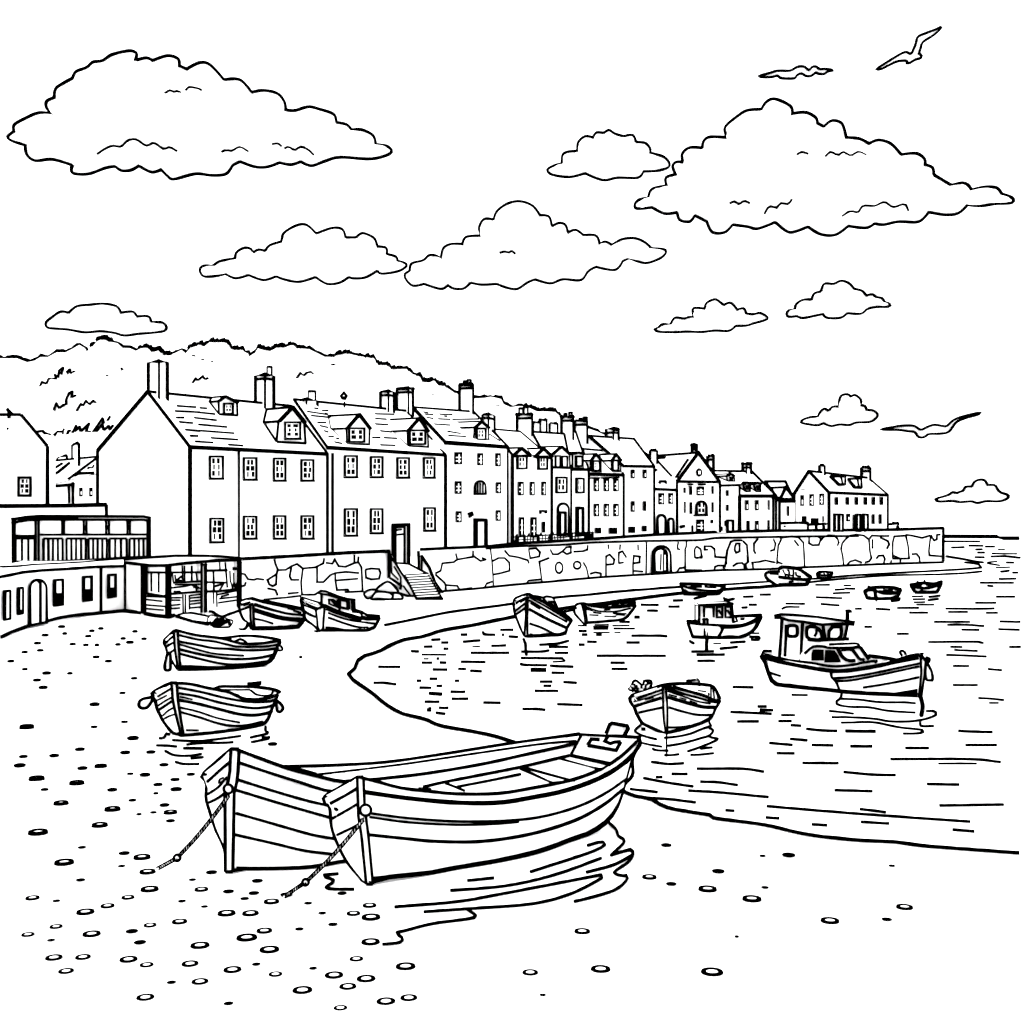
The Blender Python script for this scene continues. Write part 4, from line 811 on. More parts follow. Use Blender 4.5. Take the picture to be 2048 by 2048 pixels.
# --- steps down through the gap
sx = Z(460, 1080, .2277)
root = thing('stone_steps', 'worn stone steps running down to the beach through the gap in the quay wall', 'steps', tuple(G(850, 1200)))
n = 10; TLs, TRs, BLs, BRs = sx([(1535, 312), (1735, 300), (1640, 540), (1865, 525)])
Yt, Yb = 79.5, GY(1201)
m = M(); prev = None
for i in range(n + 1):
    t = i / n; Yi = Yt + (Yb - Yt) * t
    a = P(TLs[0] + (BLs[0] - TLs[0]) * t, TLs[1] + (BLs[1] - TLs[1]) * t, Yi); b_ = P(TRs[0] + (BRs[0] - TRs[0]) * t, TRs[1] + (BRs[1] - TRs[1]) * t, Yi)
    if prev:
        pa, pb = prev; ta, tb = a.copy(), b_.copy(); ta.z = pa.z; tb.z = pb.z
        m.face([pa, pb, tb, ta]); m.face([ta, tb, b_, a])
        for q in ((ta, a), (tb, b_)): m.face([q[0], q[1], Vector((q[1].x, q[1].y + .5, q[1].z)), Vector((q[0].x, q[0].y + .5, q[0].z))])
    m.tube([a, b_], 5 if i < n else 6)
    if i < n: 
        m.tube([a.lerp(b_, .12) + Vector((0, -.05, -.12)), a.lerp(b_, .5) + Vector((0, -.05, -.1))], 2.6)
    prev = (a, b_)
m.tube([P(*TLs, Yt), P(*BLs, Yb)], 4.5); m.tube([P(*TRs, Yt), P(*BRs, Yb)], 4.5)
m.build('step_flight', root, None, 'stone')
m = M(); q = [P(x, y, Y) for (x, y), Y in zip(sx([(1455, 205), (1575, 215), (1735, 300), (1535, 312)]), (82, 82, 79.5, 79.5))]
m.face(q); m.face([q[3], q[2], q[2] - Vector((0, 0, 1.5)), q[3] - Vector((0, 0, 1.5))]); m.tube([q[0], q[1], q[2]], 5); m.tube([q[3], q[2]], 5)
m.build('landing', root, None, 'stone')
# sloping side walls
m = M()
q = [P(x, y, 79.2) for x, y in sx([(1395, 100), (1455, 205), (1500, 300), (1535, 312), (1640, 540), (1600, 520), (1480, 460), (1500, 430), (1500, 390), (1395, 330)])]
m.tess(q); m.grid([q, [p + Vector((0, .5, 0)) for p in q]], 0, True)
for l, w in [([(1395, 100), (1415, 150), (1455, 205), (1500, 280), (1535, 330), (1640, 540)], 4.5), ([(1400, 330), (1490, 390), (1502, 400), (1495, 435)], 5), ([(1412, 150), (1420, 290), (1480, 350)], 3), ([(1440, 230), (1500, 330), (1500, 400)], 3), ([(1480, 465), (1560, 505), (1640, 540)], 5), ([(1520, 400), (1590, 510)], 3)]:
    m.tube([P(x, y, 79.1) for x, y in sx(l)], w)
m.build('side_wall', root, None, 'stone')
m = M()
q = [P(x, y, 83.0) for x, y in sx([(1650, 95), (1690, 130), (1765, 260), (1865, 525), (1850, 540), (1745, 330), (1685, 265), (1655, 250)])]
m.tess(q); m.grid([q, [p + Vector((0, .8, 0)) for p in q]], 0, True)
for l, w in [([(1655, 95), (1658, 250)], 5.5), ([(1685, 130), (1683, 262)], 4), ([(1680, 135), (1750, 240), (1800, 370), (1865, 525)], 6), ([(1690, 270), (1745, 330)], 4), ([(1755, 250), (1765, 310)], 3), ([(1820, 440), (1865, 500), (1860, 525)], 5)]:
    m.tube([P(x, y, 82.9) for x, y in sx(l)], w)
m.build('side_wall', root, None, 'stone')

# boulders at the foot of the steps
def boulder(pts, Y, label):
    m = M(); pillow(m, sx(pts), Y, .35, 4.6, n=30)
    tag(m.build('boulder', white='stone', loc=P(*sx(pts)[-1], Y)), label, 'rock', 'rocks beside the steps')
boulder([(1285, 440), (1320, 400), (1385, 367), (1440, 400), (1475, 450), (1470, 475), (1430, 465), (1330, 455)], 76.6, 'largest of the rocks beside the steps, domed and on top')
boulder([(1180, 465), (1230, 437), (1285, 440), (1265, 480), (1240, 505), (1200, 510)], 75.4, 'leftmost rock of the heap beside the steps, under the wall')
boulder([(1255, 490), (1290, 455), (1410, 465), (1430, 500), (1400, 535), (1300, 525), (1245, 520)], 75.0, 'flat middle rock at the front of the heap beside the steps')
boulder([(1415, 480), (1450, 465), (1500, 475), (1515, 510), (1490, 535), (1430, 540)], 75.2, 'rightmost rock of the heap, against the side of the steps')

# railing on the quay in front of the narrow houses
root = thing('railing', 'ornate iron railing on the quay in front of the narrow houses', 'railing', tuple(P(1100, 1088, 107)))
rv = VP(1030, 99.5, 1190, 115.5)
bot = lambda x: interp([(1029, 1086.5), (1060, 1085), (1130, 1081), (1190, 1077)], x); topl = lambda x: interp([(1029, 1074), (1099, 1070), (1150, 1066), (1190, 1064)], x)
m = M(); m.tube([rv.P(x, topl(x)) for x in range(1030, 1187, 8)], 2.4); m.tube([rv.P(x, bot(x)) for x in range(1030, 1187, 8)], 3); m.tube([rv.P(x, (topl(x) * .5 + bot(x) * .5)) for x in range(1030, 1187, 6)], 1.4)
m.build('rail', root)
m = M()
for i, x in enumerate(range(1031, 1186, 6)):
    if i % 5 != 2: m.tube([rv.P(x, topl(x) + random.uniform(-3, 3)), rv.P(x + random.uniform(-1.5, 1.5), bot(x))], random.choice((1.2, 1.6, 2.4)))
    if i % 4 == 0: m.tube([rv.P(x, topl(x) - 1), rv.P(x + 3, topl(x) - 5), rv.P(x + 5, topl(x))], 1.6)
m.build('baluster', root)
for x in (1032, 1048, 1075, 1100, 1140, 1170, 1184):
    m = M(); m.box([rv.P(x, bot(x)), rv.P(x + 2, bot(x)), rv.P(x + 2, bot(x)) + Vector((0, .1, 0)), rv.P(x, bot(x)) + Vector((0, .1, 0))], Vector((0, 0, .55)), 3.2); m.build('post', root)

# garden wall, bench and small bin on the quay by the last houses
m = M(); a, b_ = P(1560, 1046, 150), P(1616, 1046, 151); m.box([a - Vector((0, 0, .7)), b_ - Vector((0, 0, .7)), b_ + Vector((0, .4, -.7)), a + Vector((0, .4, -.7))], Vector((0, 0, .7)), 4)
m.drape([(1568, 1053), (1571, 1053)], 3)
tag(m.build('garden_wall', white='stone', loc=tuple(a)), 'low plain garden wall in front of the smallest house', 'wall')
root = thing('bench', 'long low bench on the quay below the gable of the last house', 'bench', tuple(P(1630, 1058, 158)))
m = M(); a, b_ = P(1605, 1051, 158), P(1652, 1049, 158); m.box([a, b_, b_ + Vector((0, .4, 0)), a + Vector((0, .4, 0))], Vector((0, 0, .08)), 3.2); m.build('seat', root, None, 'timber')
for x in (1612, 1632, 1647):
    m = M(); a = P(x, 1060, 158); m.box([a, a + Vector((.12, 0, 0)), a + Vector((.12, .3, 0)), a + Vector((0, .3, 0))], Vector((0, 0, .55)), 2.6); m.build('leg', root, None, 'timber')
root = thing('bench', 'small bench with a raised back on the open quay, right of the last house', 'bench', tuple(P(1790, 1058, 176)))
m = M(); a, b_ = P(1780, 1051, 176), P(1797, 1051, 176); m.box([a, b_, b_ + Vector((0, .5, 0)), a + Vector((0, .5, 0))], Vector((0, 0, .2)), 3.4); m.build('seat', root, None, 'timber')
m = M(); a, b_ = P(1785, 1049, 176.4), P(1797, 1049, 176.4); m.box([a, b_, b_ + Vector((0, .12, 0)), a + Vector((0, .12, 0))], Vector((0, 0, .25)), 3.4); m.build('backrest', root, None, 'timber')
m = M(); a = P(1795, 1059, 176); m.box([a, a + Vector((.15, 0, 0)), a + Vector((.15, .3, 0)), a + Vector((0, .3, 0))], Vector((0, 0, .5)), 3); m.build('leg', root, None, 'timber')

# ================================================================ left: store under the terrace, pavilion, flat roof, boat shelter
s7 = Z(0, 980, .15528)
ST = s7([(-500, 1250), (-250, 1185), (0, 1120), (130, 1095), (290, 1060), (530, 1035), (880, 1015), (1210, 990), (1390, 985), (1615, 980)])
SD = s7([(-500, 1050), (40, 990), (230, 985), (430, 965), (660, 955), (1110, 930), (1340, 910), (1615, 890)])
xs = [-75 + (251 + 75) * i / 50 for i in range(51)]
def YS(px): return interp([(-80, 41.5), (3, 46.2), (38, 50), (60, 52.1), (93, 54.2), (124, 56.4), (169, 59.6), (203, 61), (251, 63)], px)
root = thing('harbour_store', 'curved low store building set into the quay, with an arched door and slot windows', 'building', tuple(P(120, 1245, YS(120))))
hi = [P(x, interp(ST, x), YS(x)) for x in xs]; lo = [Vector((p.x, p.y, -.02)) for p in hi]
sb = s7([(15, 1900), (120, 1840), (250, 1790), (380, 1745), (600, 1690), (800, 1640), (1090, 1600), (1310, 1585), (1480, 1570), (1620, 1570)])
m = M(); m.grid([lo, hi]); m.tube(hi, 6)
m.tube([P(x, y, min(YS(x), GY(y)) - .05) for x, y in px2(resample(sb, 40))], 6.5)
cnr = P(251, 1132, 63); m.tube([Vector((cnr.x, cnr.y, 0)), Vector((cnr.x, cnr.y, P(251, 1119, 63).z))], 7)
# return wall towards the shelter
ret = [P(251, 1127, 63), P(284, 1128, 60.4)]; m.grid([[Vector((p.x, p.y, -.02)) for p in ret], ret])
m.tube([G(251, 1224), G(284, 1230)], 6.5)
m.tube([P(202, 1134, YS(202) - .03), P(202, 1226, YS(202) - .03)], 5)
m.build('wall', root, None, 'limewash')
h = dict(root=root, vp=None)
def svp(x0, x1): return VP(x0, YS(x0), x1, YS(x1))
def slot(q, half=None, nm='window'):
    (x0, y0), (x1, y1) = s7(q); v = svp(x0, x1); m = M()
    slab(m, v, [(x0, y1), (x1, y1 - 2), (x1, y0), (x0, y0 + 1)], -.05, .12, 0, 4.4)
    if half:
        yy = s7([(0, half)])[0][1]; slab(m, v, [(x0 + .5, y1), (x1 - .5, y1 - 2), (x1 - .5, yy), (x0 + .5, yy)], .12, .15, 1)
    m.build(nm, root)
slot([(60, 1297), (122, 1672)]); slot([(240, 1258), (288, 1600)], 1540); slot([(705, 1155), (803, 1490)], 1325); slot([(1077, 1115), (1178, 1430)], 1275); slot([(1400, 1090), (1487, 1382)], 1255)
(x0, y0), (x1, y1) = s7([(385, 1155), (595, 1705)])
m = M(); v = svp(x0, x1); pts = archpts(x0, y0, x1, y1); pts[0] = (x0, y1 + 6)
slab(m, v, pts, -.05, .15, 0, 5); m.tube([v.P(*s7([(520, 1170)])[0], .18), v.P(*s7([(520, 1715)])[0], .18)], 5.5); m.tube([v.P(*s7([(480, 1160)])[0], .18), v.P(*s7([(520, 1200)])[0], .18)], 4)
m.build('arched_door', root, None, 'timber')
# terrace on top
m = M(); dk = [P(x, interp(SD, x), YS(x) + 3) for x in xs]; far = [Vector((p.x * 1.5, 80, p.z)) for p in dk]
m.grid([[p + Vector((0, 0, .0)) for p in hi], dk, far]); m.tube(dk, 5)
tag(m.build('terrace', white='stone'), kind='structure')

# flat-roofed building behind
FV = VP(-120, 70, 213, 70)
root = thing('flat_roofed_building', 'low plain flat-roofed building behind the railed pavilion', 'building', tuple(FV.P(100, 1120)))
m = M(); q = [FV.P(-120, 1120), FV.P(213, 1120)]; D = Vector((0, 7, 0)); zt = [FV.P(-120, 1012), FV.P(213, 1009)]
m.box([q[0], q[1], q[1] + D, q[0] + D], [zt[0], zt[1], zt[1] + D, zt[0] + D]); m.tube([zt[0], FV.P(6, 1012), FV.P(140, 1011), zt[1]], 8.5, jit=.2); m.tube([q[1], zt[1]], 6)
m.build('wall', root)
m = M(); m.box([p + Vector((0, -.05, 0)) for p in (zt[0], zt[1])] + [p + D for p in (zt[1], zt[0])], Vector((0, 0, .08))); m.build('roof', root)

# pavilion with panels above and boards below
PV = VP(25, 66, 302, 66.5)
root = thing('pavilion', 'long railed pavilion with open panels above and upright boards below', 'pavilion', tuple(PV.P(160, 1125)))
m = M(); q = [PV.P(25, 1136), PV.P(302, 1122)]; D = Vector((0, 2.2, 0)); zt = [PV.P(25, 1040), PV.P(302, 1036)]
m.box([q[0], q[1], q[1] + D, q[0] + D], [zt[0], zt[1], zt[1] + D, zt[0] + D])
m.tube([PV.P(x, y - 2.5, .15) for x, y in s7([(160, 945), (660, 945), (1340, 910), (1600, 890), (1945, 880)])], 6)
m.build('wall', root)
m = M(); rt = s7([(145, 385), (350, 352), (520, 342), (1850, 347), (1945, 365)])
a = [PV.P(x, y - 1, .1) for x, y in rt]; b_ = [PV.P(x, y + 6, .1) for x, y in rt]
m.grid([[p + Vector((0, 2.4, 0)) for p in a], a, b_]); m.tube(a, 5.5); m.tube(b_, 4.5)
m.tube([PV.P(*s7([(145, 370)])[0], .14), PV.P(*s7([(1000, 365)])[0], .14)], 5)
m.build('roof', root)
for x, wd, b0 in [(175, 26, 940), (478, 40, 940), (812, 22, 575), (1095, 36, 575), (1385, 40, 575), (1657, 34, 575), (1915, 34, 885)]:
    (xa, y0), (xb, y1) = s7([(x - wd / 2, 385), (x + wd / 2, b0)])
    m = M(); slab(m, PV, [(xa, y1), (xb, y1), (xb, y0), (xa, y0)], -.05, .12, 0, 3.6)
    if b0 == 575: ym = (y0 + y1) / 2; slab(m, PV, [(xa - .5, ym + 5), (xb + .5, ym + 5), (xb + .5, ym - 4), (xa - .5, ym - 4)], .12, .16, 1)
    if x in (175, 1915): slab(m, PV, [(xa + 1, y1), (xb - 1, y1), (xb - 1, y0), (xa + 1, y0)], .12, .15, 1)
    m.build('post', root)
m = M()
for l in [[(190, 590), (450, 590)], [(190, 620), (450, 620)], [(515, 575), (1910, 572)]]: m.tube([PV.P(x, y, .08) for x, y in s7(l)], 4.4)
m.build('rail', root)
for a, b_, k, yb in [(200, 445, 4, 930), (560, 805, 5, 932), (855, 1105, 5, 918), (1140, 1375, 5, 895), (1410, 1630, 4, 880), (1670, 1905, 5, 875)]:
    m = M(); (xa, y0), (xb, y1) = s7([(a, 625), (b_, yb)])
    slab(m, PV, [(xa, y1), (xb, y1), (xb, y0), (xa, y0)], -.05, .05); m.tube([PV.P(xa, y0, .06), PV.P(xb, y0, .06)], 3.6)
    for i in range(k):
        x = xa + (xb - xa) * i / (k - 1); m.tube([PV.P(x, y0, .06), PV.P(x + random.uniform(-.5, .5), y1, .06)], random.uniform(3.2, 4.4))
    m.build('board_panel', root, None, 'timber')

# boat shelter: posts and roof in front, boarded back
s8 = Z(240, 1040, .20704)
root = thing('boat_shelter', 'open fronted timber boat shelter under the quay, with posts and half boarded sides', 'shelter', tuple(G(340, 1236)))
pl = [(251, 62.5), (284, 60.4), (333, 57.8), (408, 61.5), (480, 66.6)]
def YB(px): return interp(pl, px)
ft = s8([(55, 378), (300, 360), (540, 345), (780, 345), (960, 350), (1165, 368)]); fb = s8([(55, 412), (200, 428), (290, 440), (450, 440), (610, 420), (780, 405), (950, 390), (1165, 388)])
m = M(); xs = [251 + (480 - 251) * i / 30 for i in range(31)]
ta = [P(x, interp(ft, x), YB(x)) for x in xs]; tb = [P(x, interp(fb, x), YB(x)) for x in xs]; tk = [Vector((p.x * 1.08, p.y + 5, p.z)) for p in ta]
m.grid([tk, ta, tb, [p + Vector((0, 1, 0)) for p in tb]]); m.tube(ta, 5); m.tube(tb, 6.5)
m.build('roof', root)
m = M(); off = .55
bw = [P(x, 1118, YB(x) + off) for x in xs]; m.grid([bw, [Vector((p.x, p.y, -.02)) for p in bw]])
for l, w in [([(250, 505), (440, 508)], 4), ([(305, 510), (306, 690)], 4.5), ([(376, 510), (376, 700)], 4.5), ([(480, 507), (790, 505)], 4), ([(600, 440), (605, 560)], 3.4), ([(622, 440), (625, 590)], 3.4), ([(692, 440), (692, 595)], 4.4), ([(735, 505), (745, 580)], 4), ([(505, 510), (515, 600)], 3.4), ([(530, 530), (540, 590), (590, 545), (620, 585), (540, 585)], 3.4), ([(515, 605), (600, 602), (790, 590)], 4.2), ([(530, 625), (780, 620)], 2.6), ([(500, 655), (630, 640), (690, 625), (770, 660)], 3.4), ([(520, 690), (580, 690)], 3), ([(710, 650), (735, 640), (740, 680)], 4), ([(840, 490), (1030, 485)], 5), ([(900, 490), (905, 690)], 5), ([(1015, 410), (1035, 650)], 4.4), ([(960, 410), (965, 480)], 3.6), ([(830, 600), (1020, 605)], 4), ([(1090, 470), (1130, 470)], 6), ([(1060, 490), (1065, 600)], 3.6), ([(1095, 510), (1097, 600)], 3.2), ([(1070, 600), (1085, 650), (1100, 600), (1110, 650), (1130, 610)], 3.4), ([(920, 640), (1000, 615), (960, 680)], 4)]:
    m.drape(s8(l), w * .95, step=5)
m.build('back_wall', root, None, 'timber')
m = M(); off = .18
lw = s8([(225, 705), (445, 740), (480, 715), (790, 690), (930, 690), (1150, 665)])
xa = [286 + (480 - 286) * i / 24 for i in range(25)]
tp = [P(x, interp(lw, x), YB(x) + off) for x in xa]; m.grid([tp, [Vector((p.x, p.y, -.02)) for p in tp], ]); m.grid([tp, [p + Vector((0, .9, 0)) for p in tp]])
m.tube(tp, 4.5)
for l in [[(250, 735), (440, 745)], [(255, 768), (410, 785)], [(255, 820), (440, 835)], [(245, 855), (420, 870)], [(490, 750), (590, 750)], [(490, 775), (580, 775)], [(495, 825), (580, 815)], [(490, 855), (575, 850)], [(605, 690), (610, 900)], [(632, 720), (632, 900)], [(668, 725), (670, 865)], [(675, 730), (770, 718)], [(670, 755), (780, 745)], [(670, 785), (770, 775)], [(670, 815), (780, 800)], [(670, 850), (780, 840)], [(830, 690), (950, 680)], [(930, 685), (935, 840)], [(900, 690), (905, 810)], [(945, 720), (1140, 680)], [(960, 760), (1140, 740)], [(950, 800), (1120, 775)], [(1020, 695), (1100, 690)], [(975, 740), (1050, 720)]]:
    m.drape(s8(l), 3, step=6)
m.build('boarded_front', root, None, 'timber')
m = M(); m.tube([G(x, y, .05) for x, y in s8([(40, 885), (210, 905), (330, 930), (470, 945), (560, 915)])], 7)
m.tube([G(x, y, .05) for x, y in s8([(560, 915), (650, 898), (780, 868)])], 4); m.tube([G(x, y, .05) for x, y in s8([(900, 860), (1030, 828), (1150, 795)])], 9)
m.build('ground_sill', root, None, 'timber')
for xa_, xb_, w in [(213, 240, 6), (448, 474, 4.6), (788, 822, 4.2), (1140, 1158, 5)]:
    a, b_ = s8([(xa_, 410)])[0][0], s8([(xb_, 410)])[0][0]; Yp = YB((a + b_) / 2) - .05
    p0, p1 = P(a, 1127, Yp), P(b_, 1127, Yp); p0.z = p1.z = -.02
    m = M(); m.box([p0, p1, p1 + Vector((0, .2, 0)), p0 + Vector((0, .2, 0))], Vector((0, 0, interp([(0, 2.4), (600, 2.4)], a))), w)
    m.build('post', root, None, 'timber')
# plank and net in front of the shelter
m = M(); q = [G(x, y, .12) for x, y in s8([(545, 930), (600, 910), (690, 905), (900, 945), (880, 985), (850, 1003), (700, 978)])]
m.tess(q); m.grid([q, [p - Vector((0, 0, .12)) for p in q]], 0, True); m.tube(q, 5.5, True)
tag(m.build('plank', white='timber', loc=tuple(q[0])), 'long flat plank lying on the sand at the foot of the shelter post', 'plank')
m = M(); pillow(m, s8([(845, 980), (870, 920), (930, 930), (985, 935), (1050, 960), (1090, 975), (1060, 1030), (1000, 1045), (950, 1050), (900, 1030)]), GY(1256), .3, 2.6, n=36)
for k in range(9):
    x, y = random.uniform(865, 1010), random.uniform(945, 1010); m.drape(s8([(x, y), (x + 25, y + 20), (x + 45, y - 5), (x + 70, y + 25), (x + 50, y + 35)]), 3.6, step=4)
tag(m.build('fishing_net', white='timber', loc=tuple(G(430, 1256))), 'tangled heap of fishing net on the sand beyond the end of the plank', 'net')
m = M(); q = [G(x, y, .05) for x, y in px2(resample(s8([(815, 820), (850, 880), (895, 890), (930, 915), (985, 935), (1060, 910), (1145, 880)]), 24))]
m.tube(q, 4.5); tag(m.build('rope', loc=tuple(q[0])), 'slack dark rope lying on the sand between the shelter and the nearest rowing boat', 'rope')
# ================================================================ boats
def curve(pts, Y0, Y1, b=0, n=28, e=.8):
    q = resample(pts, n, True); L = plen(px2(q)) or 1; out = []; s = 0
    for i, p in enumerate(q):
        if i: s += (p - q[i - 1]).length
        t = s / L
        Y = 1 / ((1 - t) / Y0 + t / Y1) + b * max(0.0, math.sin(math.pi * min(t, 1))) ** e
        Y = min(Y, GY(p.y) - .01) if p.y > HZ + 4 else Y
        out.append(P(p.x, p.y, Y))
    return out

def boat(label, zf, Y0, Y1, beam, sheer, bottom, stem=None, outline=None, far=None, lines=(), bow=(), inner=(), cat='rowing boat', name='rowing_boat', group='small boats in the harbour', ws=6, wb=7, wst=4.5, gw=None, blots=(), skirt=.5, wo=None, thw=(), wf=None, fb=.9):
    sheer, bottom = zf(sheer), zf(bottom)
    S_ = curve(sheer, Y0, Y1, -beam * .5); k_ = .8 if group else 1.0; ws *= .9 if group else 1; wb *= .88 if group else 1; B_ = curve(bottom, Y0, Y1, -beam * .38)
    o = G(*bottom[0]) if bottom[0][1] > HZ else P(*bottom[0], Y0)
    root = thing(name, label, cat, tuple(o), group)
    m = M()
    rows = []
    for k in range(6):
        t = k / 5
        rows.append([a.lerp(b_, t) for a, b_ in zip(S_, B_)])
    m.grid(rows)
    back_edge = None
    if outline:
        oq = zf(outline)                                     # from the stem head out round the far bow and down to the forefoot
        top = zf([outline[0]])[0]
        O_ = curve(oq, Y0, Y0 + beam * .12, beam * .28, 28)
        st = [P(top[0] + (bottom[0][0] - top[0]) * i / 27, top[1] + (bottom[0][1] - top[1]) * i / 27, min(Y0, GY(bottom[0][1]))) for i in range(28)]
        m.grid([[a.lerp(b_, k / 4) + Vector((0, -.05 * math.sin(math.pi * k / 4), 0)) for a, b_ in zip(st, O_)] for k in range(5)])
    if far:
        F_ = curve(zf(far), Y0 + (beam * .12 if outline else 0), Y1 + .05, beam * fb)
        tp = [min(1, i / 27 * 5, (27 - i) / 27 * 6) for i in range(28)]
        fl = [p + Vector((0, -.12, -skirt)) * k for p, k in zip(F_, tp)]; sl = [p + Vector((0, .1, -skirt * .8)) * k for p, k in zip(S_, tp)]
        m.grid([F_, fl]); m.grid([fl, sl]); m.grid([sl, [p + Vector((0, .06, 0)) for p in S_]])
        m.grid([F_, [p + Vector((0, beam * .3, .06)) for p in B_]])
        m.face([S_[-1], F_[-1], B_[-1]])
        m.tube(F_, wf or ws)
    for l in blots: m.blot(zf(l))
    m.tube(B_, wb)
    m.tube([S_[-1], B_[-1]], wo or ws)
    if outline: m.tube(O_, wo or ws)
    elif not stem: m.tube([S_[0], B_[0]], wo or ws)
    for l in list(lines) + list(bow) + list(inner):
        w = 4.6
        if isinstance(l, tuple): l, w = l
        m.drape(zf(l), w * k_, len(l) > 2, step=7)
    if not gw: m.tube(S_, ws)
    m.build('hull', root, None, 'paint')
    if gw:
        g = M(); L_ = curve(zf(gw[0]), Y0, Y1, -beam * .5)
        g.grid([[p + Vector((0, -.03, 0)) for p in S_], [p + Vector((0, -.06, 0)) for p in L_]]); g.grid([[p + Vector((0, .06, 0)) for p in S_], [p + Vector((0, -.03, 0)) for p in S_]])
        g.tube([p + Vector((0, -.03, 0)) for p in S_], ws); g.tube([p + Vector((0, -.06, 0)) for p in L_], gw[1])
        g.build('gunwale', root, None, 'timber')
    if stem:
        s = M(); a, b_ = zf(stem[0]), zf(stem[1]); Ys = min(Y0, GY(max(a[-1][1], b_[-1][1]))) - .03
        ra = [P(p.x, p.y, Ys) for p in resample(a, 12, False)]; rb = [P(p.x, p.y, Ys) for p in resample(b_, 12, False)]
        s.grid([ra, rb]); s.grid([[p + Vector((0, .1, 0)) for p in ra], ra]); s.grid([rb, [p + Vector((0, .1, 0)) for p in rb]])
        s.tube(ra, wst); s.tube(rb, wst); s.tube([ra[0], rb[0]], wst + 1); s.tube([ra[-1], rb[-1]], wst)
        s.build('stem_post', root, None, 'timber')
    return root, m, S_

def board(root, zf, pts, Y, name='thwart', th=.05, w=4.6, white='timber', order=None):
    m = M(); Ys = Y if isinstance(Y, (list, tuple)) else [Y] * len(pts)
    q = [P(x, y, Yi) for (x, y), Yi in zip(zf(pts), Ys)]
    m.tess(q); m.grid([q, [p + Vector((0, .02, -th)) for p in q]], 0, True); m.tube(q, w, True)
    return m.build(name, root, None, white)
def strokes(root, name, zf, ls, Y, w=4, white='timber'):
    m = M()
    for l in ls:
        ww = w
        if isinstance(l, tuple): l, ww = l
        q = resample(zf(l), max(2, len(l) * 3), len(l) > 2); m.tube([P(p.x, p.y, Y) for p in q], ww)
    return m.build(name, root, None, white)

b3 = Z(380, 1420, .4865)
# left foreground boat, behind the nearest one
root, hm, _ = boat('big open rowing boat on the sand, just behind and left of the nearest boat', b3, 13.72, 19.6, .5,
    [(188, 158), (300, 200), (400, 236), (520, 268), (640, 293), (900, 305), (1200, 255), (1500, 180), (1590, 142)],
    [(178, 660), (350, 658), (500, 652), (640, 628), (900, 600), (1200, 520), (1500, 400), (1590, 330)],
    ([(168, 160), (162, 285), (143, 320), (145, 665)], [(202, 160), (196, 285), (182, 330), (176, 665)]),
    [(172, 158), (110, 210), (52, 264), (56, 285), (68, 300), (66, 362), (80, 412), (105, 490), (142, 572), (150, 660)],
    [(52, 264), (200, 245), (395, 232), (560, 228), (800, 215), (1050, 180), (1300, 140), (1560, 104), (1600, 98)],
    lines=[([(200, 288), (350, 335), (480, 372), (575, 394)], 6), ([(192, 330), (350, 378), (480, 415), (575, 442)], 6), ([(180, 422), (350, 470), (500, 512), (600, 530)], 6), ([(182, 512), (350, 550), (470, 578), (582, 592)], 6), ([(178, 648), (350, 652), (500, 650)], 5)],
    bow=[([(165, 212), (120, 250), (72, 294)], 6), ([(160, 285), (150, 278), (115, 318), (74, 345)], 5), ([(150, 335), (115, 362), (78, 380)], 5.5), ([(138, 278), (122, 285), (120, 300), (140, 290)], 3.5)],
    inner=[([(520, 266), (700, 245), (900, 220), (1200, 175), (1450, 139), (1600, 126)], 5), ([(400, 236), (445, 242), (520, 262)], 5), ([(640, 290), (760, 282), (960, 260), (1200, 222), (1400, 178), (1560, 145)], 4.6)],
    ws=7.5, wb=7, wst=6.5, gw=([(205, 212), (350, 260), (480, 300), (585, 330), (900, 345), (1200, 295), (1500, 215), (1590, 175)], 6.5), skirt=.35, wo=6.5, wf=7, cat='rowing boat', group=None)
# nearest boat
Y0, Y1 = 13.25, 16.4
root, hm, SH = boat('nearest open rowing boat, with thwarts and a square deck at its far end', b3, Y0, Y1, .7,
    [(700, 274), (790, 297), (870, 318), (990, 332), (1100, 342), (1270, 340), (1420, 316), (1560, 288), (1680, 245), (1770, 190), (1835, 128)],
    [(735, 716), (800, 690), (900, 678), (1080, 658), (1280, 625), (1450, 585), (1600, 525), (1700, 470), (1755, 400), (1785, 310)],
    ([(687, 275), (692, 440), (705, 520), (724, 716)], [(713, 275), (718, 400), (734, 520), (752, 716)]),
    [(690, 274), (620, 315), (552, 356), (556, 386), (574, 398), (582, 480), (606, 548), (650, 630), (722, 714)],
    [(552, 356), (640, 310), (745, 287), (960, 262), (1200, 222), (1400, 178), (1560, 143), (1700, 108), (1850, 112)],
    lines=[([(745, 425), (900, 445), (1100, 458), (1300, 455), (1450, 438), (1600, 395), (1720, 335), (1815, 265)], 5), ([(738, 440), (900, 462), (1100, 472), (1250, 468), (1350, 460)], 4.6), ([(735, 513), (880, 528), (1010, 540), (1200, 540), (1400, 510), (1580, 455), (1700, 390), (1780, 325)], 6.5), ([(757, 690), (900, 676), (1000, 668)], 5)],
    bow=[([(690, 320), (640, 350), (570, 388)], 6), ([(690, 385), (640, 415), (585, 446)], 5.5), ([(695, 470), (650, 492), (606, 513)], 5.5), ([(596, 406), (606, 408)], 7)],
    inner=[([(960, 316), (1060, 293), (1340, 238), (1520, 196), (1560, 187)], 6), ([(1050, 300), (1130, 332)], 5), ([(1100, 315), (1230, 290), (1360, 263)], 5), ([(940, 322), (990, 326)], 5)],
    ws=6.5, wb=9, wst=5.5, gw=([(718, 332), (900, 358), (1100, 376), (1270, 376), (1400, 356), (1550, 325), (1700, 268), (1800, 200), (1848, 140)], 9), skirt=.42, wo=6.5, group=None)
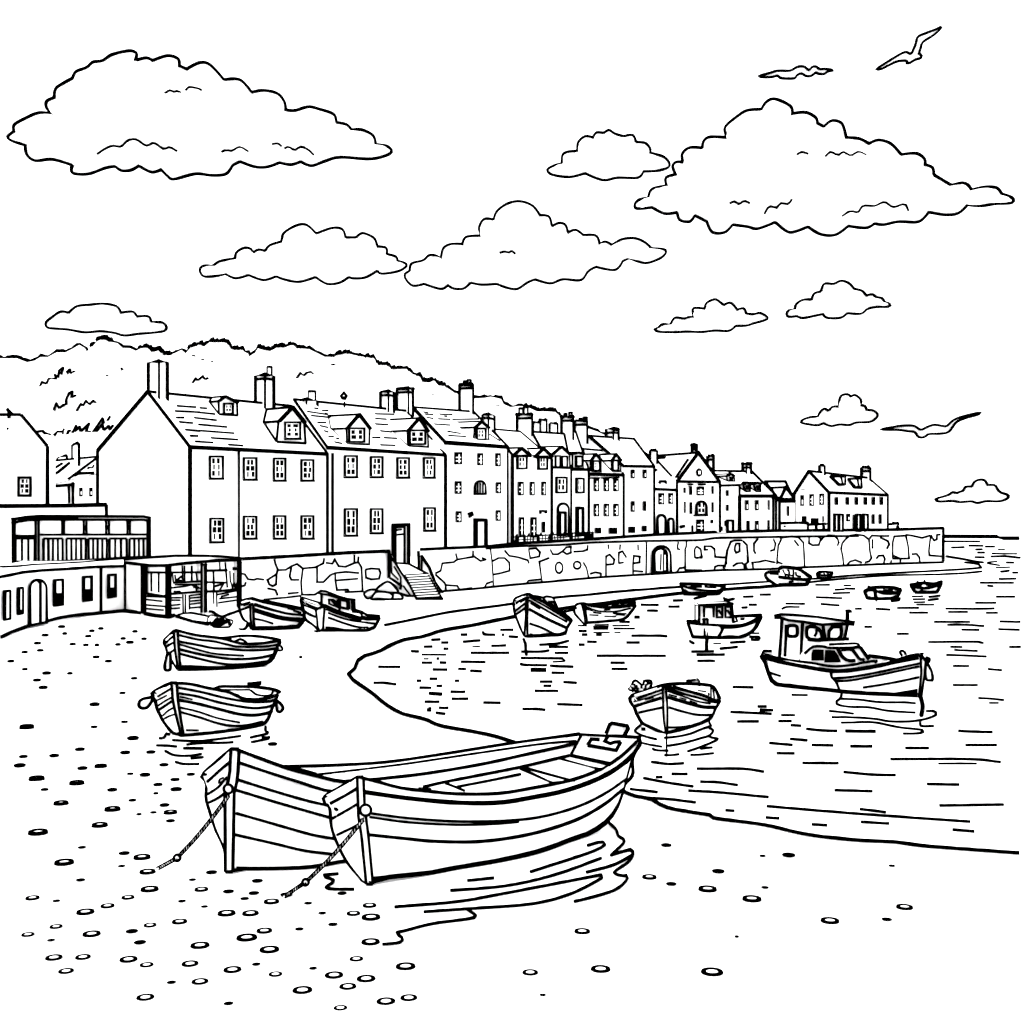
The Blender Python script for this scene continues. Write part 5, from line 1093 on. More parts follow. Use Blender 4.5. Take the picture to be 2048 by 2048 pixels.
board(root, b3, [(1360, 240), (1380, 238), (1575, 292), (1490, 300)], [15.2, 15.25, 15.15, 15.1], w=5)
board(root, b3, [(1520, 200), (1562, 187), (1722, 226), (1690, 245)], [15.55, 15.6, 15.6, 15.55], w=5)
board(root, b3, [(1610, 100), (1850, 114), (1832, 135), (1742, 222), (1565, 185)], [16.1, 16.4, 16.3, 16.05, 15.95], 'stern_deck', w=5.5)
m = M()
for l, w in [([(1710, 98), (1725, 60), (1735, 54), (1797, 65), (1802, 76), (1785, 106)], 8), ([(1685, 122), (1650, 120), (1634, 145), (1752, 166), (1772, 130), (1745, 132), (1728, 138), (1705, 128), (1722, 102)], 7)]:
    q = b3(l); m.tube([P(x, y, 16.42 if w == 8 else 16.03) for x, y in q], w)
q = b3([(1710, 98), (1725, 60), (1735, 54), (1797, 65), (1802, 76), (1785, 106)]); m.tess([P(x, y, 16.44) for x, y in q])
m.build('mooring_cleat', root, None, 'timber')
strokes(root, 'transom_trim', b3, [([(1848, 115), (1850, 135), (1820, 200), (1820, 265), (1788, 305)], 7)], 16.3)
# fastening rings and mooring ropes
def mooring(label, zf, start, mid, Ys, knot_r=16):
    a = P(*zf([start])[0], Ys - .12); kn = zf([mid[0]])[0]; e = G(*zf([mid[1]])[0], .02)
    kx = G(*kn, .10); kx = P(*kn, min(kx.y, Ys - .2))
    m = M(); seg = [a.lerp(kx, i / 14) + Vector((0, 0, -.03 * math.sin(math.pi * i / 14))) for i in range(15)] + [kx.lerp(e, i / 6) for i in range(1, 7)]
    sd_ = (seg[-1] - seg[0]).cross(Vector((0, 1, 0))).normalized()
    for sg in (-1, 1): m.tube([p + sd_ * (sg * 3.3 * p.y / F) for p in seg], 2.0, jit=.3)
    m.grid([[p + sd_ * (sg * 3.0 * p.y / F) for p in seg] for sg in (-1, 1)])
    for i in range(34):
        t = i / 34 * (len(seg) - 1); k_ = int(t); p = seg[k_].lerp(seg[k_ + 1], t - k_); o_ = sd_ * (2.6 * p.y / F); d_ = (seg[k_ + 1] - seg[k_]).normalized() * (3 * p.y / F)
        m.tube([p - o_ - d_, p + o_ + d_], 1.6 if i % 3 else 3)
    tag(m.build('mooring_rope', None, None, 'timber', tuple(e)), label, 'rope', 'mooring ropes of the two near boats')
    return kx
def knot(parent_m, c, r):
    pass
k1 = mooring('twisted mooring rope from the bow of the nearest boat, knotted near the sand', b3, (712, 450), ((475, 708), (385, 768)), 13.2)
k2 = mooring('twisted mooring rope from the bow of the left foreground boat, knotted near the sand', b3, (160, 350), ((-53, 608), (-133, 652)), 13.65)
for k, lab in ((k1, 'round float knotted on the mooring rope of the nearest boat'), (k2, 'round float knotted on the mooring rope of the left foreground boat')):
    m = M(); px, py = topx(k); pillow(m, [(px + 6.5 * math.cos(i * .6283), py + 6.5 * math.sin(i * .6283)) for i in range(10)], k.y - .06, .03, 5, n=20); m.drape([(px - 5, py - 3), (px + 3, py + 4)], 3)
    tag(m.build('float', None, None, 'timber', tuple(k)), lab, 'float')
for (x, y), Yr, rad in [((722, 412), 13.1, 11), ((157, 325), 13.55, 9)]:
    m = M(); px, py = b3([(x, y)])[0]; pillow(m, [(px + rad * math.cos(i * .6283), py + rad * math.sin(i * .6283)) for i in range(10)], Yr, .04, 5, n=20); m.build('bow_ring', root if rad == 11 else bpy.data.objects['rowing_boat'] and {'e': bpy.data.objects['rowing_boat'], 'o': tuple(bpy.data.objects['rowing_boat'].location)}, None, 'timber')

# beached boat with two fenders
bz = Z(260, 1340, .20704)
G1 = 'small boats in the harbour'
root, hm, _ = boat('rowing boat on the sand with a fender hung at each end', bz, 23.2, 25.6, 1.0,
    [(430, 125), (560, 132), (640, 146), (750, 172), (870, 195), (960, 215), (1060, 262), (1150, 285), (1250, 283), (1350, 265), (1425, 240)],
    [(515, 640), (700, 612), (950, 600), (1100, 580), (1250, 545), (1330, 480), (1375, 370), (1425, 250)],
    ([(400, 122), (412, 290), (440, 420), (495, 640)], [(450, 122), (462, 290), (482, 420), (520, 640)]),
    [(405, 122), (310, 165), (225, 215), (215, 240), (245, 300), (260, 370), (290, 430), (320, 490), (400, 590), (495, 648)],
    [(225, 215), (500, 205), (800, 182), (870, 160), (1000, 160), (1150, 160), (1300, 172), (1400, 190), (1450, 215)],
    lines=[([(465, 170), (700, 215), (900, 265), (1130, 305), (1330, 305), (1415, 280)], 6), ([(475, 225), (650, 255), (850, 310), (1060, 352), (1200, 368), (1320, 358), (1385, 340)], 6), ([(480, 258), (540, 270), (605, 285)], 3.6), ([(460, 288), (650, 325), (850, 375), (1050, 425), (1200, 436), (1320, 418), (1370, 400)], 7.5), ([(475, 360), (650, 400), (850, 465), (1060, 507)], 4.4), ([(485, 405), (680, 460), (850, 515), (1000, 540), (1150, 530), (1280, 497)], 5.5), ([(540, 580), (665, 582)], 4)],
    bow=[([(400, 178), (310, 230), (235, 280)], 5), ([(355, 245), (300, 275), (245, 300)], 3.6), ([(405, 262), (330, 305), (270, 345)], 4), ([(405, 302), (340, 345), (275, 388)], 5.5), ([(418, 365), (365, 395), (318, 440)], 4.4), ([(425, 430), (380, 445), (332, 470)], 4.4)],
    inner=[([(880, 190), (1000, 192), (1160, 190)], 4), ([(1165, 195), (1230, 240), (1350, 245), (1380, 210)], 4.4), ([(900, 200), (1040, 240), (1070, 262)], 5)],
    blots=[[(520, 640), (690, 600), (960, 595), (1060, 590), (1000, 612), (700, 635), (540, 648)], [(1065, 262), (1240, 268), (1300, 280), (1220, 298), (1140, 302), (1070, 285)]],
    ws=7, wb=7, wst=5, wo=7.5, group=G1, gw=None, wf=6.5)
m = M(); px_ = bz([(1140, 160), (1240, 160), (1240, 128), (1140, 128)]); q = [P(x, y, 25.7) for x, y in px_]; m.box([q[0], q[1], q[1] + Vector((0, .25, 0)), q[0] + Vector((0, .25, 0))], Vector((0, 0, q[3].z - q[0].z)), 3, 1)
tag(m.build('tool_box', loc=tuple(q[0])), 'small dark box on the far gunwale of the rowing boat with two fenders', 'box')
def fender(pts, zf, Y, label, w=6, hang=None):
    m = M(); pillow(m, zf(pts), Y, .09, w, n=28)
    if hang: m.tube([P(x, y, Y) for x, y in zf(hang)], 3.6)
    tag(m.build('fender', None, None, 'paint', tuple(P(*zf(pts)[0], Y))), label, 'fender', 'fenders hung on boats')
fender([(215, 265), (180, 268), (130, 278), (95, 300), (84, 340), (110, 368), (160, 365), (190, 335), (212, 300)], bz, 23.1, 'round bulging fender at the bow of the two-fender boat', 6.5, [(205, 270), (235, 240)])
fender([(1412, 300), (1440, 312), (1470, 345), (1478, 375), (1450, 405), (1422, 392), (1415, 350)], bz, 25.2, 'drop-shaped fender at the stern of the two-fender boat', 6)

# beached boat above it
b8 = Z(240, 1040, .20704)
root, hm, _ = boat('rowing boat on the sand with many plank lines and a narrow bow fender', b8, 34.8, 36.9, 1.3,
    [(535, 1062), (720, 1108), (870, 1128), (1000, 1146), (1110, 1178), (1200, 1195), (1350, 1192), (1450, 1180), (1540, 1165)],
    [(588, 1455), (750, 1445), (1000, 1447), (1150, 1440), (1300, 1420), (1400, 1390), (1470, 1340), (1510, 1260), (1545, 1180)],
    ([(518, 1075), (530, 1250), (545, 1350), (562, 1450)], [(555, 1075), (570, 1280), (578, 1370), (590, 1455)]),
    [(525, 1068), (470, 1120), (425, 1172), (445, 1225), (465, 1300), (500, 1350), (530, 1400), (575, 1458)],
    [(425, 1172), (650, 1150), (1000, 1138), (1160, 1120), (1300, 1120), (1450, 1138), (1550, 1160)],
    lines=[([(560, 1110), (750, 1155), (900, 1172), (1050, 1206), (1150, 1224), (1400, 1222), (1535, 1200)], 5), ([(565, 1172), (750, 1207), (900, 1237), (1050, 1245), (1200, 1258), (1400, 1254), (1508, 1240)], 6), ([(570, 1200), (800, 1266), (950, 1296), (1195, 1310)], 4.4), ([(565, 1246), (750, 1292), (900, 1320), (1050, 1341), (1200, 1343), (1350, 1330), (1490, 1300)], 6), ([(570, 1290), (750, 1337), (950, 1382), (1100, 1396), (1250, 1388), (1420, 1365)], 5.5), ([(600, 1410), (720, 1412), (920, 1425)], 5)],
    bow=[([(520, 1118), (480, 1150), (435, 1196)], 4.4), ([(505, 1130), (440, 1190)], 3), ([(522, 1180), (490, 1198), (448, 1222)], 4.6), ([(528, 1252), (500, 1270), (470, 1300)], 5)],
    inner=[([(1110, 1172), (1160, 1152), (1200, 1165), (1225, 1190)], 5), ([(980, 1148), (1080, 1150)], 3.6)],
    blots=[[(1200, 1118), (1300, 1114), (1450, 1140), (1290, 1138)], [(1500, 1140), (1560, 1145), (1560, 1175), (1505, 1170)]], ws=6, wb=9, wst=4.4, wo=6.5, group=G1)
fender([(472, 1285), (486, 1310), (488, 1380), (486, 1440), (465, 1457), (436, 1445), (432, 1400), (445, 1340), (455, 1300)], b8, 34.7, 'long narrow fender hanging at the bow of the boat with many plank lines', 5.5)
fender([(1525, 1225), (1550, 1215), (1570, 1240), (1560, 1260), (1530, 1258)], b8, 36.6, 'tiny round fender at the stern of the boat with many plank lines', 4)

# two boats by the shelter
b1 = Z(460, 1080, .2277)
root, hm, _ = boat('small rowing boat nearest the shelter, with a rope at its bow', b1, 50.3, 52.0, 1.4,
    [(190, 512), (280, 538), (380, 560), (500, 585), (620, 605), (652, 645)], [(205, 788), (350, 786), (500, 780), (580, 770), (622, 735), (650, 690), (654, 650)],
    ([(178, 565), (178, 680), (192, 790)], [(205, 565), (207, 680), (215, 790)]),
    [(190, 512), (130, 525), (80, 552), (84, 600), (96, 650), (122, 698), (160, 722), (190, 788)],
    [(80, 552), (200, 535), (290, 535), (400, 555), (500, 575), (620, 598)],
    lines=[([(215, 560), (350, 605), (500, 645), (645, 660)], 5), ([(205, 600), (330, 640), (480, 680), (640, 690)], 4.6), ([(210, 622), (330, 662), (470, 695), (640, 712)], 6), ([(205, 690), (290, 706), (380, 735)], 4.4), ([(220, 575), (380, 620), (540, 652)], 4)],
    bow=[([(180, 578), (140, 598), (100, 612)], 6), ([(175, 545), (130, 560), (90, 575)], 4), ([(170, 560), (120, 578)], 3)], ws=7, wb=10, wst=4.6, wo=5.5, group=G1,
    inner=[([(510, 600), (560, 610)], 5), ([(560, 620), (620, 640)], 5)])
strokes(root, 'bow_rope', b1, [([(160, 720), (142, 768), (80, 822)], 6.5)], 50.0)
root, hm, _ = boat('beached boat with a small cabin, beside the steps', b1, 49.6, 51.5, 1.5,
    [(828, 575), (950, 630), (1060, 662), (1170, 690), (1310, 688)], [(802, 804), (950, 806), (1100, 808), (1210, 805), (1270, 765), (1312, 690)],
    ([(752, 610), (765, 700), (768, 760), (785, 800)], [(832, 580), (822, 690), (815, 800), (803, 804)]),
    [(828, 575), (730, 548), (632, 512), (630, 560), (650, 625), (660, 692), (740, 750), (790, 803)],
    [(632, 512), (800, 560), (950, 580), (1150, 632), (1200, 660), (1310, 670)],
    lines=[([(860, 640), (1000, 690), (1150, 720), (1280, 735)], 4.6), ([(860, 680), (1000, 730), (1130, 765), (1210, 768)], 5), ([(845, 610), (1000, 665), (1150, 705)], 4), ([(840, 770), (900, 772), (1030, 795)], 6)],
    bow=[([(800, 610), (720, 582), (640, 545)], 4), ([(795, 628), (720, 600), (645, 570)], 3.6), ([(750, 675), (700, 655), (655, 625)], 5.5), ([(780, 640), (770, 700)], 4)], blots=[[(1010, 645), (1090, 655), (1170, 690), (1300, 695), (1150, 705)]], ws=7.5, wb=6.5, wst=4, wo=6, group=G1, cat='boat', name='cabin_boat')
m = M(); cv = VP(800, 50.4, 1100, 50.9); (xa, ya), (xb, yb) = b1([(805, 470), (960, 590)])
q = [P(x, y, 50.5) for x, y in b1([(803, 470), (860, 475), (962, 508), (962, 625), (803, 590)])]; m.tess(q); m.grid([q, [p + Vector((.25, .6, 0)) for p in q]], 0, True); m.tube(q[:4], 4.6); m.tube([q[4], q[0]], 5)
q = [P(x, y, 50.55) for x, y in b1([(962, 508), (1092, 525), (1096, 628), (962, 625)])]; m.tess(q); m.tube(q[:3], 5); m.build('cabin', root, None, 'paint')
m = M(); q = [P(x, y, 50.4) for x, y in b1([(780, 470), (800, 445), (840, 450), (960, 495), (1095, 525), (960, 512), (860, 482)])]; m.tess(q); m.grid([q, [p + Vector((0, .5, 0)) for p in q]], 0, True); m.tube(q, 4, True); m.build('cabin_roof', root, None, 'paint')
m = M(); q = [P(x, y, 50.45) for x, y in b1([(965, 525), (1032, 535), (1032, 605), (965, 590)])]; m.tess(q); m.tube(q, 5, True); m.build('cabin_window', root, None, 'paint')
m = M(); q = [P(x, y, 50.35) for x, y in b1([(868, 525), (905, 525), (935, 545), (940, 590), (870, 560)])]; m.tess(q); m.tube(q, 3.4, True); m.tube([q[0].lerp(q[1], .6), q[3]], 4); m.build('cabin_window', root, None, 'paint')
strokes(root, 'cabin_corner', b1, [([(1045, 530), (1048, 610)], 4), ([(1070, 530), (1072, 620)], 4), ([(950, 520), (955, 600)], 6), ([(1070, 628), (1145, 640), (1160, 668), (1190, 680)], 4.6), ([(1200, 665), (1240, 680), (1260, 665), (1300, 670)], 4)], 50.3)
m = M(); pillow(m, b1([(750, 820), (780, 808), (790, 828), (770, 845), (752, 838)]), 49.3, .08, 4.5, n=16); tag(m.build('anchor_weight', None, None, 'stone', tuple(G(635, 1270))), 'small dark-rimmed weight on the sand at the cabin boat bow', 'weight')

# boats in the channel
bb = Z(1000, 1160, .29)
root, hm, _ = boat('sharp-bowed rowing boat afloat, seen bow on, beside the narrow sand path', bb, 46.5, 49.0, 1.4,
    [(195, 95), (300, 150), (380, 200), (492, 272)], [(188, 392), (300, 392), (430, 385), (462, 330), (492, 280)],
    ([(180, 115), (176, 250), (168, 385)], [(192, 115), (188, 280), (190, 395)]),
    [(190, 95), (140, 112), (97, 140), (100, 220), (125, 290), (158, 365), (180, 394)],
    [(97, 140), (200, 110), (320, 130), (390, 190), (480, 262)],
    lines=[([(200, 140), (330, 215), (480, 300)], 5), ([(200, 118), (320, 185), (485, 286)], 4), ([(200, 200), (320, 265), (455, 328)], 8), ([(205, 300), (290, 330), (380, 375)], 5.5), ([(210, 160), (275, 200)], 3.4)],
    bow=[([(178, 120), (140, 140), (105, 166)], 4.4), ([(175, 160), (140, 186), (108, 212)], 5), ([(178, 190), (150, 210), (108, 238)], 5), ([(172, 135), (140, 155)], 3)],
    blots=[[(205, 366), (310, 372), (400, 372), (430, 385), (330, 402), (210, 400)]], ws=6, wb=8, wst=4, wo=5, group=G1)
m = M()
for l in [[(300, 120), (320, 112), (358, 118)], [(300, 122), (305, 150), (350, 170), (392, 190)], [(330, 150), (370, 150), (390, 185), (390, 205)], [(335, 165), (370, 200)], [(350, 160), (385, 200)]]: m.tube([P(x, y, 47.6) for x, y in bb(l)], 4.6)
pillow(m, bb([(300, 118), (358, 118), (395, 180), (395, 205), (330, 160)]), 47.7, .1, 3, n=20)
tag(m.build('rope_coil', None, None, 'timber', tuple(P(*bb([(340, 160)])[0], 47.7))), 'coil of rope heaped on the gunwale of the sharp-bowed boat by the path', 'rope')
strokes(root, 'stern_line', bb, [([(400, 215), (430, 222), (510, 205)], 5.5)], 47.8)
root, hm, _ = boat('rowing boat afloat just right of the sharp-bowed boat, with fine plank lines', bb, 52.5, 53.6, 1.2,
    [(572, 160), (640, 178), (720, 188), (800, 188), (870, 180), (935, 172)], [(592, 295), (720, 286), (850, 270), (900, 225), (935, 178)],
    ([(563, 165), (577, 220), (588, 300)], [(580, 165), (592, 220), (603, 300)]), [(570, 160), (535, 165), (512, 190), (516, 230), (555, 275), (590, 312)],
    [(512, 190), (600, 170), (700, 172), (780, 160), (860, 150), (930, 158)],
    lines=[([(590, 185), (680, 215), (800, 217), (900, 195)], 3.6), ([(590, 200), (640, 212)], 3), ([(615, 240), (680, 245)], 3), ([(640, 222), (700, 232)], 3), ([(720, 250), (800, 252)], 3), ([(780, 230), (870, 232)], 3), ([(800, 240), (860, 242)], 2.6), ([(720, 205), (760, 203)], 3)],
    inner=[([(770, 172), (840, 178)], 5), ([(830, 160), (860, 175), (920, 165)], 4)], ws=6, wb=6.5, wst=3.6, wo=5, group=G1, wf=7.5, blots=[[(590, 166), (680, 172), (760, 178), (680, 184)]])

# little cabin boat
bc = Z(1160, 1200, .2381)
root, hm, _ = boat('small cabin boat afloat in mid channel, with a post at its side', bc, 46.2, 46.8, 1.6,
    [(905, 190), (1000, 203), (1170, 212), (1300, 214), (1400, 198), (1520, 138)], [(945, 322), (1060, 330), (1250, 325), (1380, 300), (1460, 250), (1500, 185), (1522, 140)],
    None, None, [(905, 178), (1000, 178), (1100, 160), (1300, 138), (1520, 126)],
    lines=[([(1180, 235), (1300, 232), (1400, 212), (1510, 165)], 4.6), ([(1170, 215), (1198, 245), (1162, 310)], 5.5), ([(960, 312), (1040, 314)], 3.6)],
    inner=[([(1310, 150), (1320, 178), (1300, 185)], 4), ([(1350, 160), (1380, 160)], 6)], ws=5.5, wb=8, group=G1, cat='boat', name='cabin_boat', wo=6, wf=7, blots=[[(1380, 300), (1460, 255), (1480, 262), (1400, 312)]])
m = M(); q = [P(x, y, 46.4) for x, y in bc([(1000, 40), (1275, 36), (1290, 195), (1000, 195)])]; m.box([q[3], q[2], q[2] + Vector((0, .9, 0)), q[3] + Vector((0, .9, 0))], [q[0], q[1], q[1] + Vector((0, .9, 0)), q[0] + Vector((0, .9, 0))], 5); m.build('cabin', root, None, 'paint')
for a, b_, w in [(1042, 1122, 4.4), (1150, 1195, 4), (1222, 1268, 3.6)]:
    m = M(); q = [P(x, y, 46.3) for x, y in bc([(a, 58), (b_, 58), (b_, 145), (a, 145)])]; m.tess(q); m.grid([q, [p + Vector((0, .08, 0)) for p in q]], 0, True); m.tube(q if w < 4.4 else [q[3], q[0], q[1], q[2]], w, w < 4.4)
    if w < 4.4: m.tube([q[0].lerp(q[2], .3), q[1].lerp(q[2], .8)], 4)
    m.build('cabin_window', root, None, 'paint')
m = M(); q = [P(x, y, 46.25) for x, y in bc([(992, 44), (1000, 22), (1280, 30), (1286, 42)])]; m.tess(q); m.grid([q, [p + Vector((0, 1.1, 0)) for p in q]], 0, True); m.tube(q[:1] + q[2:], 5); m.build('cabin_roof', root, None, 'paint')
m = M(); q = [P(x, y, 45.9) for x, y in bc([(1043, 165), (1072, 165), (1072, 326), (1048, 326)])]; q[2].z = q[3].z = 0; m.box([q[3], q[2], q[2] + Vector((0, .15, 0)), q[3] + Vector((0, .15, 0))], [q[0], q[1], q[1] + Vector((0, .15, 0)), q[0] + Vector((0, .15, 0))], 4.6)
tag(m.build('mooring_post', None, None, 'timber', tuple(q[3])), 'upright post standing in the water against the small cabin boat', 'post')

# large cabin cruiser
bl = Z(1500, 1200, .20704)
root, hm, _ = boat('large motor boat with a tall wheelhouse and rounded windows, afloat on the right', bl, 29.0, 32.0, 1.2,
    [(1660, 525), (1560, 550), (1450, 580), (1300, 622), (1050, 668), (900, 685), (760, 682), (600, 655), (400, 618), (250, 585), (105, 542)],
    [(1640, 938), (1400, 932), (1100, 920), (900, 905), (700, 880), (500, 850), (300, 820), (222, 795), (175, 700), (145, 600), (108, 548)],
    ([(1648, 520), (1655, 700), (1632, 940)], [(1700, 590), (1685, 740), (1652, 950)]), None,
    [(1670, 518), (1560, 532), (1400, 578), (1280, 552), (1150, 540), (800, 560), (400, 540), (285, 500), (135, 490), (108, 525)],
    lines=[([(1640, 612), (1450, 652), (1200, 705), (960, 745), (812, 755)], 5.5), ([(1640, 642), (1450, 682), (1200, 735), (960, 778), (832, 782)], 5), ([(1635, 745), (1450, 785), (1260, 820), (1090, 845)], 5.5), ([(785, 695), (785, 740), (830, 790), (870, 880), (895, 908)], 5.5), ([(190, 700), (295, 735)], 5), ([(1630, 565), (1500, 590), (1380, 615), (1270, 632)], 4)],
    inner=(), blots=[[(1620, 855), (1400, 892), (1200, 905), (1250, 930), (1615, 938)]], ws=9, wb=9, wst=4.4, wo=7, group=G1, cat='motor boat', name='motor_boat', wf=5, skirt=.2)
Yc = 30.6
def slabpx(root, name, pts, Y, dep, w, parent=None, closed=True, mi=0, extra=()):
    m = M(); q = [P(x, y, Y) for x, y in bl(pts)]; m.tess(q, mi); m.grid([q, [p + Vector((0, dep, 0)) for p in q]], mi, True); m.tess([p + Vector((0, dep, 0)) for p in q], mi)
    if w: m.tube(q, w, closed)
    for l, ww in extra:
        qq = resample(bl(l), max(2, len(l) * 3), len(l) > 2); m.tube([P(p.x, p.y, Y - .02) for p in qq], ww)
    return m.build(name, root, parent, 'paint')
wh = slabpx(root, 'wheelhouse', [(303, 180), (510, 205), (715, 235), (945, 240), (912, 372), (912, 420), (860, 480), (860, 640), (600, 640), (285, 575)], Yc, .9, 0, extra=[([(308, 185), (296, 380), (283, 560)], 6), ([(352, 240), (345, 400), (338, 545)], 5.5), ([(508, 215), (498, 400), (490, 592)], 5.5), ([(708, 240), (712, 300), (728, 380)], 5.5), ([(942, 240), (930, 300), (914, 372)], 6), ([(560, 378), (650, 390), (750, 382), (955, 376)], 7)])
slabpx(root, 'wheelhouse_roof', [(245, 150), (300, 138), (420, 143), (650, 163), (820, 188), (1000, 212), (995, 238), (940, 232), (830, 232), (700, 238), (520, 212), (370, 196), (300, 172), (248, 172)], Yc - .12, 1.1, 5.5, extra=[([(250, 160), (290, 160)], 9)])
def roundrect(x0, y0, x1, y1, r=.35):
    o = []; cx, cy, a, b_ = (x0 + x1) / 2, (y0 + y1) / 2, (x1 - x0) / 2, (y1 - y0) / 2
    for i in range(20):
        t = i * math.pi / 10; c, s = math.cos(t), math.sin(t)
        o.append((cx + a * math.copysign(abs(c) ** .55, c), cy + b_ * math.copysign(abs(s) ** .55, s)))
    return o
slabpx(root, 'wheelhouse_window', roundrect(360, 246, 458, 352), Yc - .06, .05, 6.5)
slabpx(root, 'wheelhouse_window', [(545, 300), (552, 268), (580, 255), (620, 256), (660, 275), (690, 315), (700, 375), (650, 385), (580, 378), (550, 355)], Yc - .06, .05, 6.5, extra=[([(590, 262), (640, 272), (660, 300)], 4.4), ([(640, 285), (640, 320), (622, 352)], 4.4)])
slabpx(root, 'wheelhouse_window', [(760, 345), (765, 300), (795, 260), (880, 258), (884, 300), (880, 345), (850, 378), (765, 376)], Yc - .06, .05, 6)
fc = slabpx(root, 'cabin', [(500, 560), (525, 520), (610, 452), (715, 452), (840, 458), (1010, 456), (1062, 458), (1155, 575), (1180, 600), (1000, 650), (850, 660), (700, 655), (520, 620)], Yc - .35, .7, 0, extra=[([(525, 520), (608, 452), (715, 450), (760, 462), (1010, 460)], 5), ([(765, 430), (890, 424), (1030, 420), (1058, 442)], 4.4), ([(1000, 460), (1062, 456), (1100, 505), (1150, 572)], 7), ([(845, 460), (880, 530), (920, 570), (960, 585), (1015, 585)], 7), ([(885, 480), (980, 480), (1020, 520), (1060, 570), (1105, 575)], 6), ([(140, 525), (280, 560), (450, 590), (600, 608), (750, 636), (860, 640), (1000, 625), (1100, 604), (1205, 588)], 5)])
slabpx(root, 'cabin_window', [(602, 575), (602, 520), (615, 486), (702, 488), (704, 576)], Yc - .42, .06, 3, mi=1)
slabpx(root, 'cabin_window', [(728, 595), (735, 492), (812, 495), (845, 540), (868, 595)], Yc - .42, .06, 3, mi=1)
slabpx(root, 'foredeck', [(1140, 540), (1280, 552), (1400, 576), (1300, 615), (1200, 600)], Yc - .2, .5, 0, extra=[([(1145, 538), (1280, 555), (1400, 575)], 8), ([(1210, 590), (1225, 600)], 8)])
slabpx(root, 'stern_rail', [(110, 540), (135, 492), (280, 492), (284, 560)], 31.6, .3, 5.5)
slabpx(root, 'mast', [(930, 235), (932, 108), (950, 108), (952, 235)], Yc - .2, .05, 3.6, extra=[([(922, 106), (965, 104), (970, 125)], 6)])
strokes(root, 'bow_cleat', bl, [([(1470, 540), (1450, 505), (1470, 490), (1498, 508), (1502, 532)], 5)], 29.8)
fender([(1705, 600), (1730, 640), (1758, 700), (1764, 770), (1735, 776), (1705, 768), (1692, 690)], bl, 28.9, 'drop-shaped fender at the bow of the large motor boat', 5, [(1708, 560), (1712, 610)])
strokes(root, 'bow_fitting', bl, [([(1700, 555), (1730, 570), (1722, 605)], 7)], 28.9)

# end-on boat
be = Z(1220, 1320, .14493)
root, hm, _ = boat('rowing boat afloat seen straight bow on, heaped flower-like bundles at its left gunwale', be, 23.5, 26.6, .9,
    [(750, 345), (900, 390), (1100, 440), (1300, 500), (1430, 548), (1515, 560)], [(785, 1020), (1000, 955), (1200, 912), (1330, 848), (1410, 770), (1450, 680), (1500, 600), (1518, 565)],
    ([(728, 365), (735, 700), (745, 860), (772, 1015)], [(766, 365), (792, 620), (794, 800), (790, 1005)]),
    [(740, 342), (500, 425), (300, 492), (270, 525), (285, 590), (330, 645), (360, 730), (400, 800), (440, 865), (600, 950), (772, 1020)],
    [(300, 492), (560, 400), (800, 335), (1070, 325), (1320, 340), (1420, 368), (1480, 460), (1520, 545)],
    lines=[([(790, 395), (1000, 462), (1250, 530), (1400, 575), (1490, 580)], 6), ([(800, 430), (1000, 498), (1200, 568), (1380, 602)], 4), ([(810, 515), (1000, 572), (1270, 645), (1450, 652)], 9), ([(820, 655), (1000, 710), (1200, 755), (1415, 757)], 6), ([(800, 930), (1000, 925), (1100, 905)], 5), ([(810, 475), (920, 505)], 3), ([(960, 520), (1050, 545)], 2.6), ([(1100, 565), (1200, 600)], 2.6)],
    bow=[([(725, 405), (560, 465), (340, 545)], 6), ([(718, 455), (550, 515), (330, 575)], 3.4), ([(708, 522), (550, 572), (350, 636)], 8), ([(722, 655), (560, 690), (400, 726)], 6), ([(640, 480), (520, 520)], 2.6), ([(600, 515), (480, 550)], 2.6)],
    inner=[([(870, 355), (1100, 425), (1300, 480), (1430, 545)], 4), ([(1215, 420), (1320, 435)], 3.4)], blots=[[(440, 865), (640, 940), (772, 1005), (750, 1020), (600, 965)], [(800, 1000), (960, 945), (1180, 900), (1330, 850), (1280, 900), (1000, 965)]], ws=5.5, wb=7.5, wst=4.4, wo=6, group=G1, wf=7)
strokes(root, 'stern_rib', be, [([(1392, 380), (1395, 530)], 3.4), ([(1420, 385), (1440, 530)], 3.4), ([(1360, 450), (1365, 490)], 3.4)], 26.2)
m = M(); q = [P(x, y, 26.3) for x, y in be([(1082, 400), (1230, 345), (1230, 284), (1082, 284)])]; q2 = [P(x, y, 26.3) for x, y in be([(1082, 362), (1232, 362)])]
m.box([q2[0], q2[1], q2[1] + Vector((0, .2, 0)), q2[0] + Vector((0, .2, 0))], Vector((0, 0, P(0, be([(0, 284)])[0][1], 26.3).z - q2[0].z)), 4)
tag(m.build('crate', None, None, 'timber', tuple(q2[0])), 'small pale box on the far gunwale of the bow-on rowing boat', 'box')
m = M()
for l, w in [([(300, 350), (320, 300), (355, 282), (400, 310), (450, 360)], 4.6), ([(330, 330), (360, 380), (400, 400)], 4), ([(260, 380), (262, 410), (300, 420), (400, 415)], 3.6), ([(290, 370), (330, 400), (350, 375), (380, 350)], 3.4), ([(310, 430), (312, 450)], 3), ([(420, 375), (450, 375)], 5), ([(460, 345), (465, 295), (490, 283), (560, 285), (575, 330), (550, 380)], 4.6), ([(500, 310), (520, 292), (530, 320), (495, 350), (490, 390), (460, 415)], 4), ([(540, 310), (555, 330)], 4)]:
    qq = resample(be(l), len(l) * 4, True); m.tube([P(p.x, p.y, 23.9) for p in qq], w)
pillow(m, be([(262, 410), (270, 380), (310, 320), (355, 285), (420, 330), (450, 350), (490, 285), (560, 288), (572, 340), (540, 385), (400, 440)]), 24.05, .12, 2, n=40)
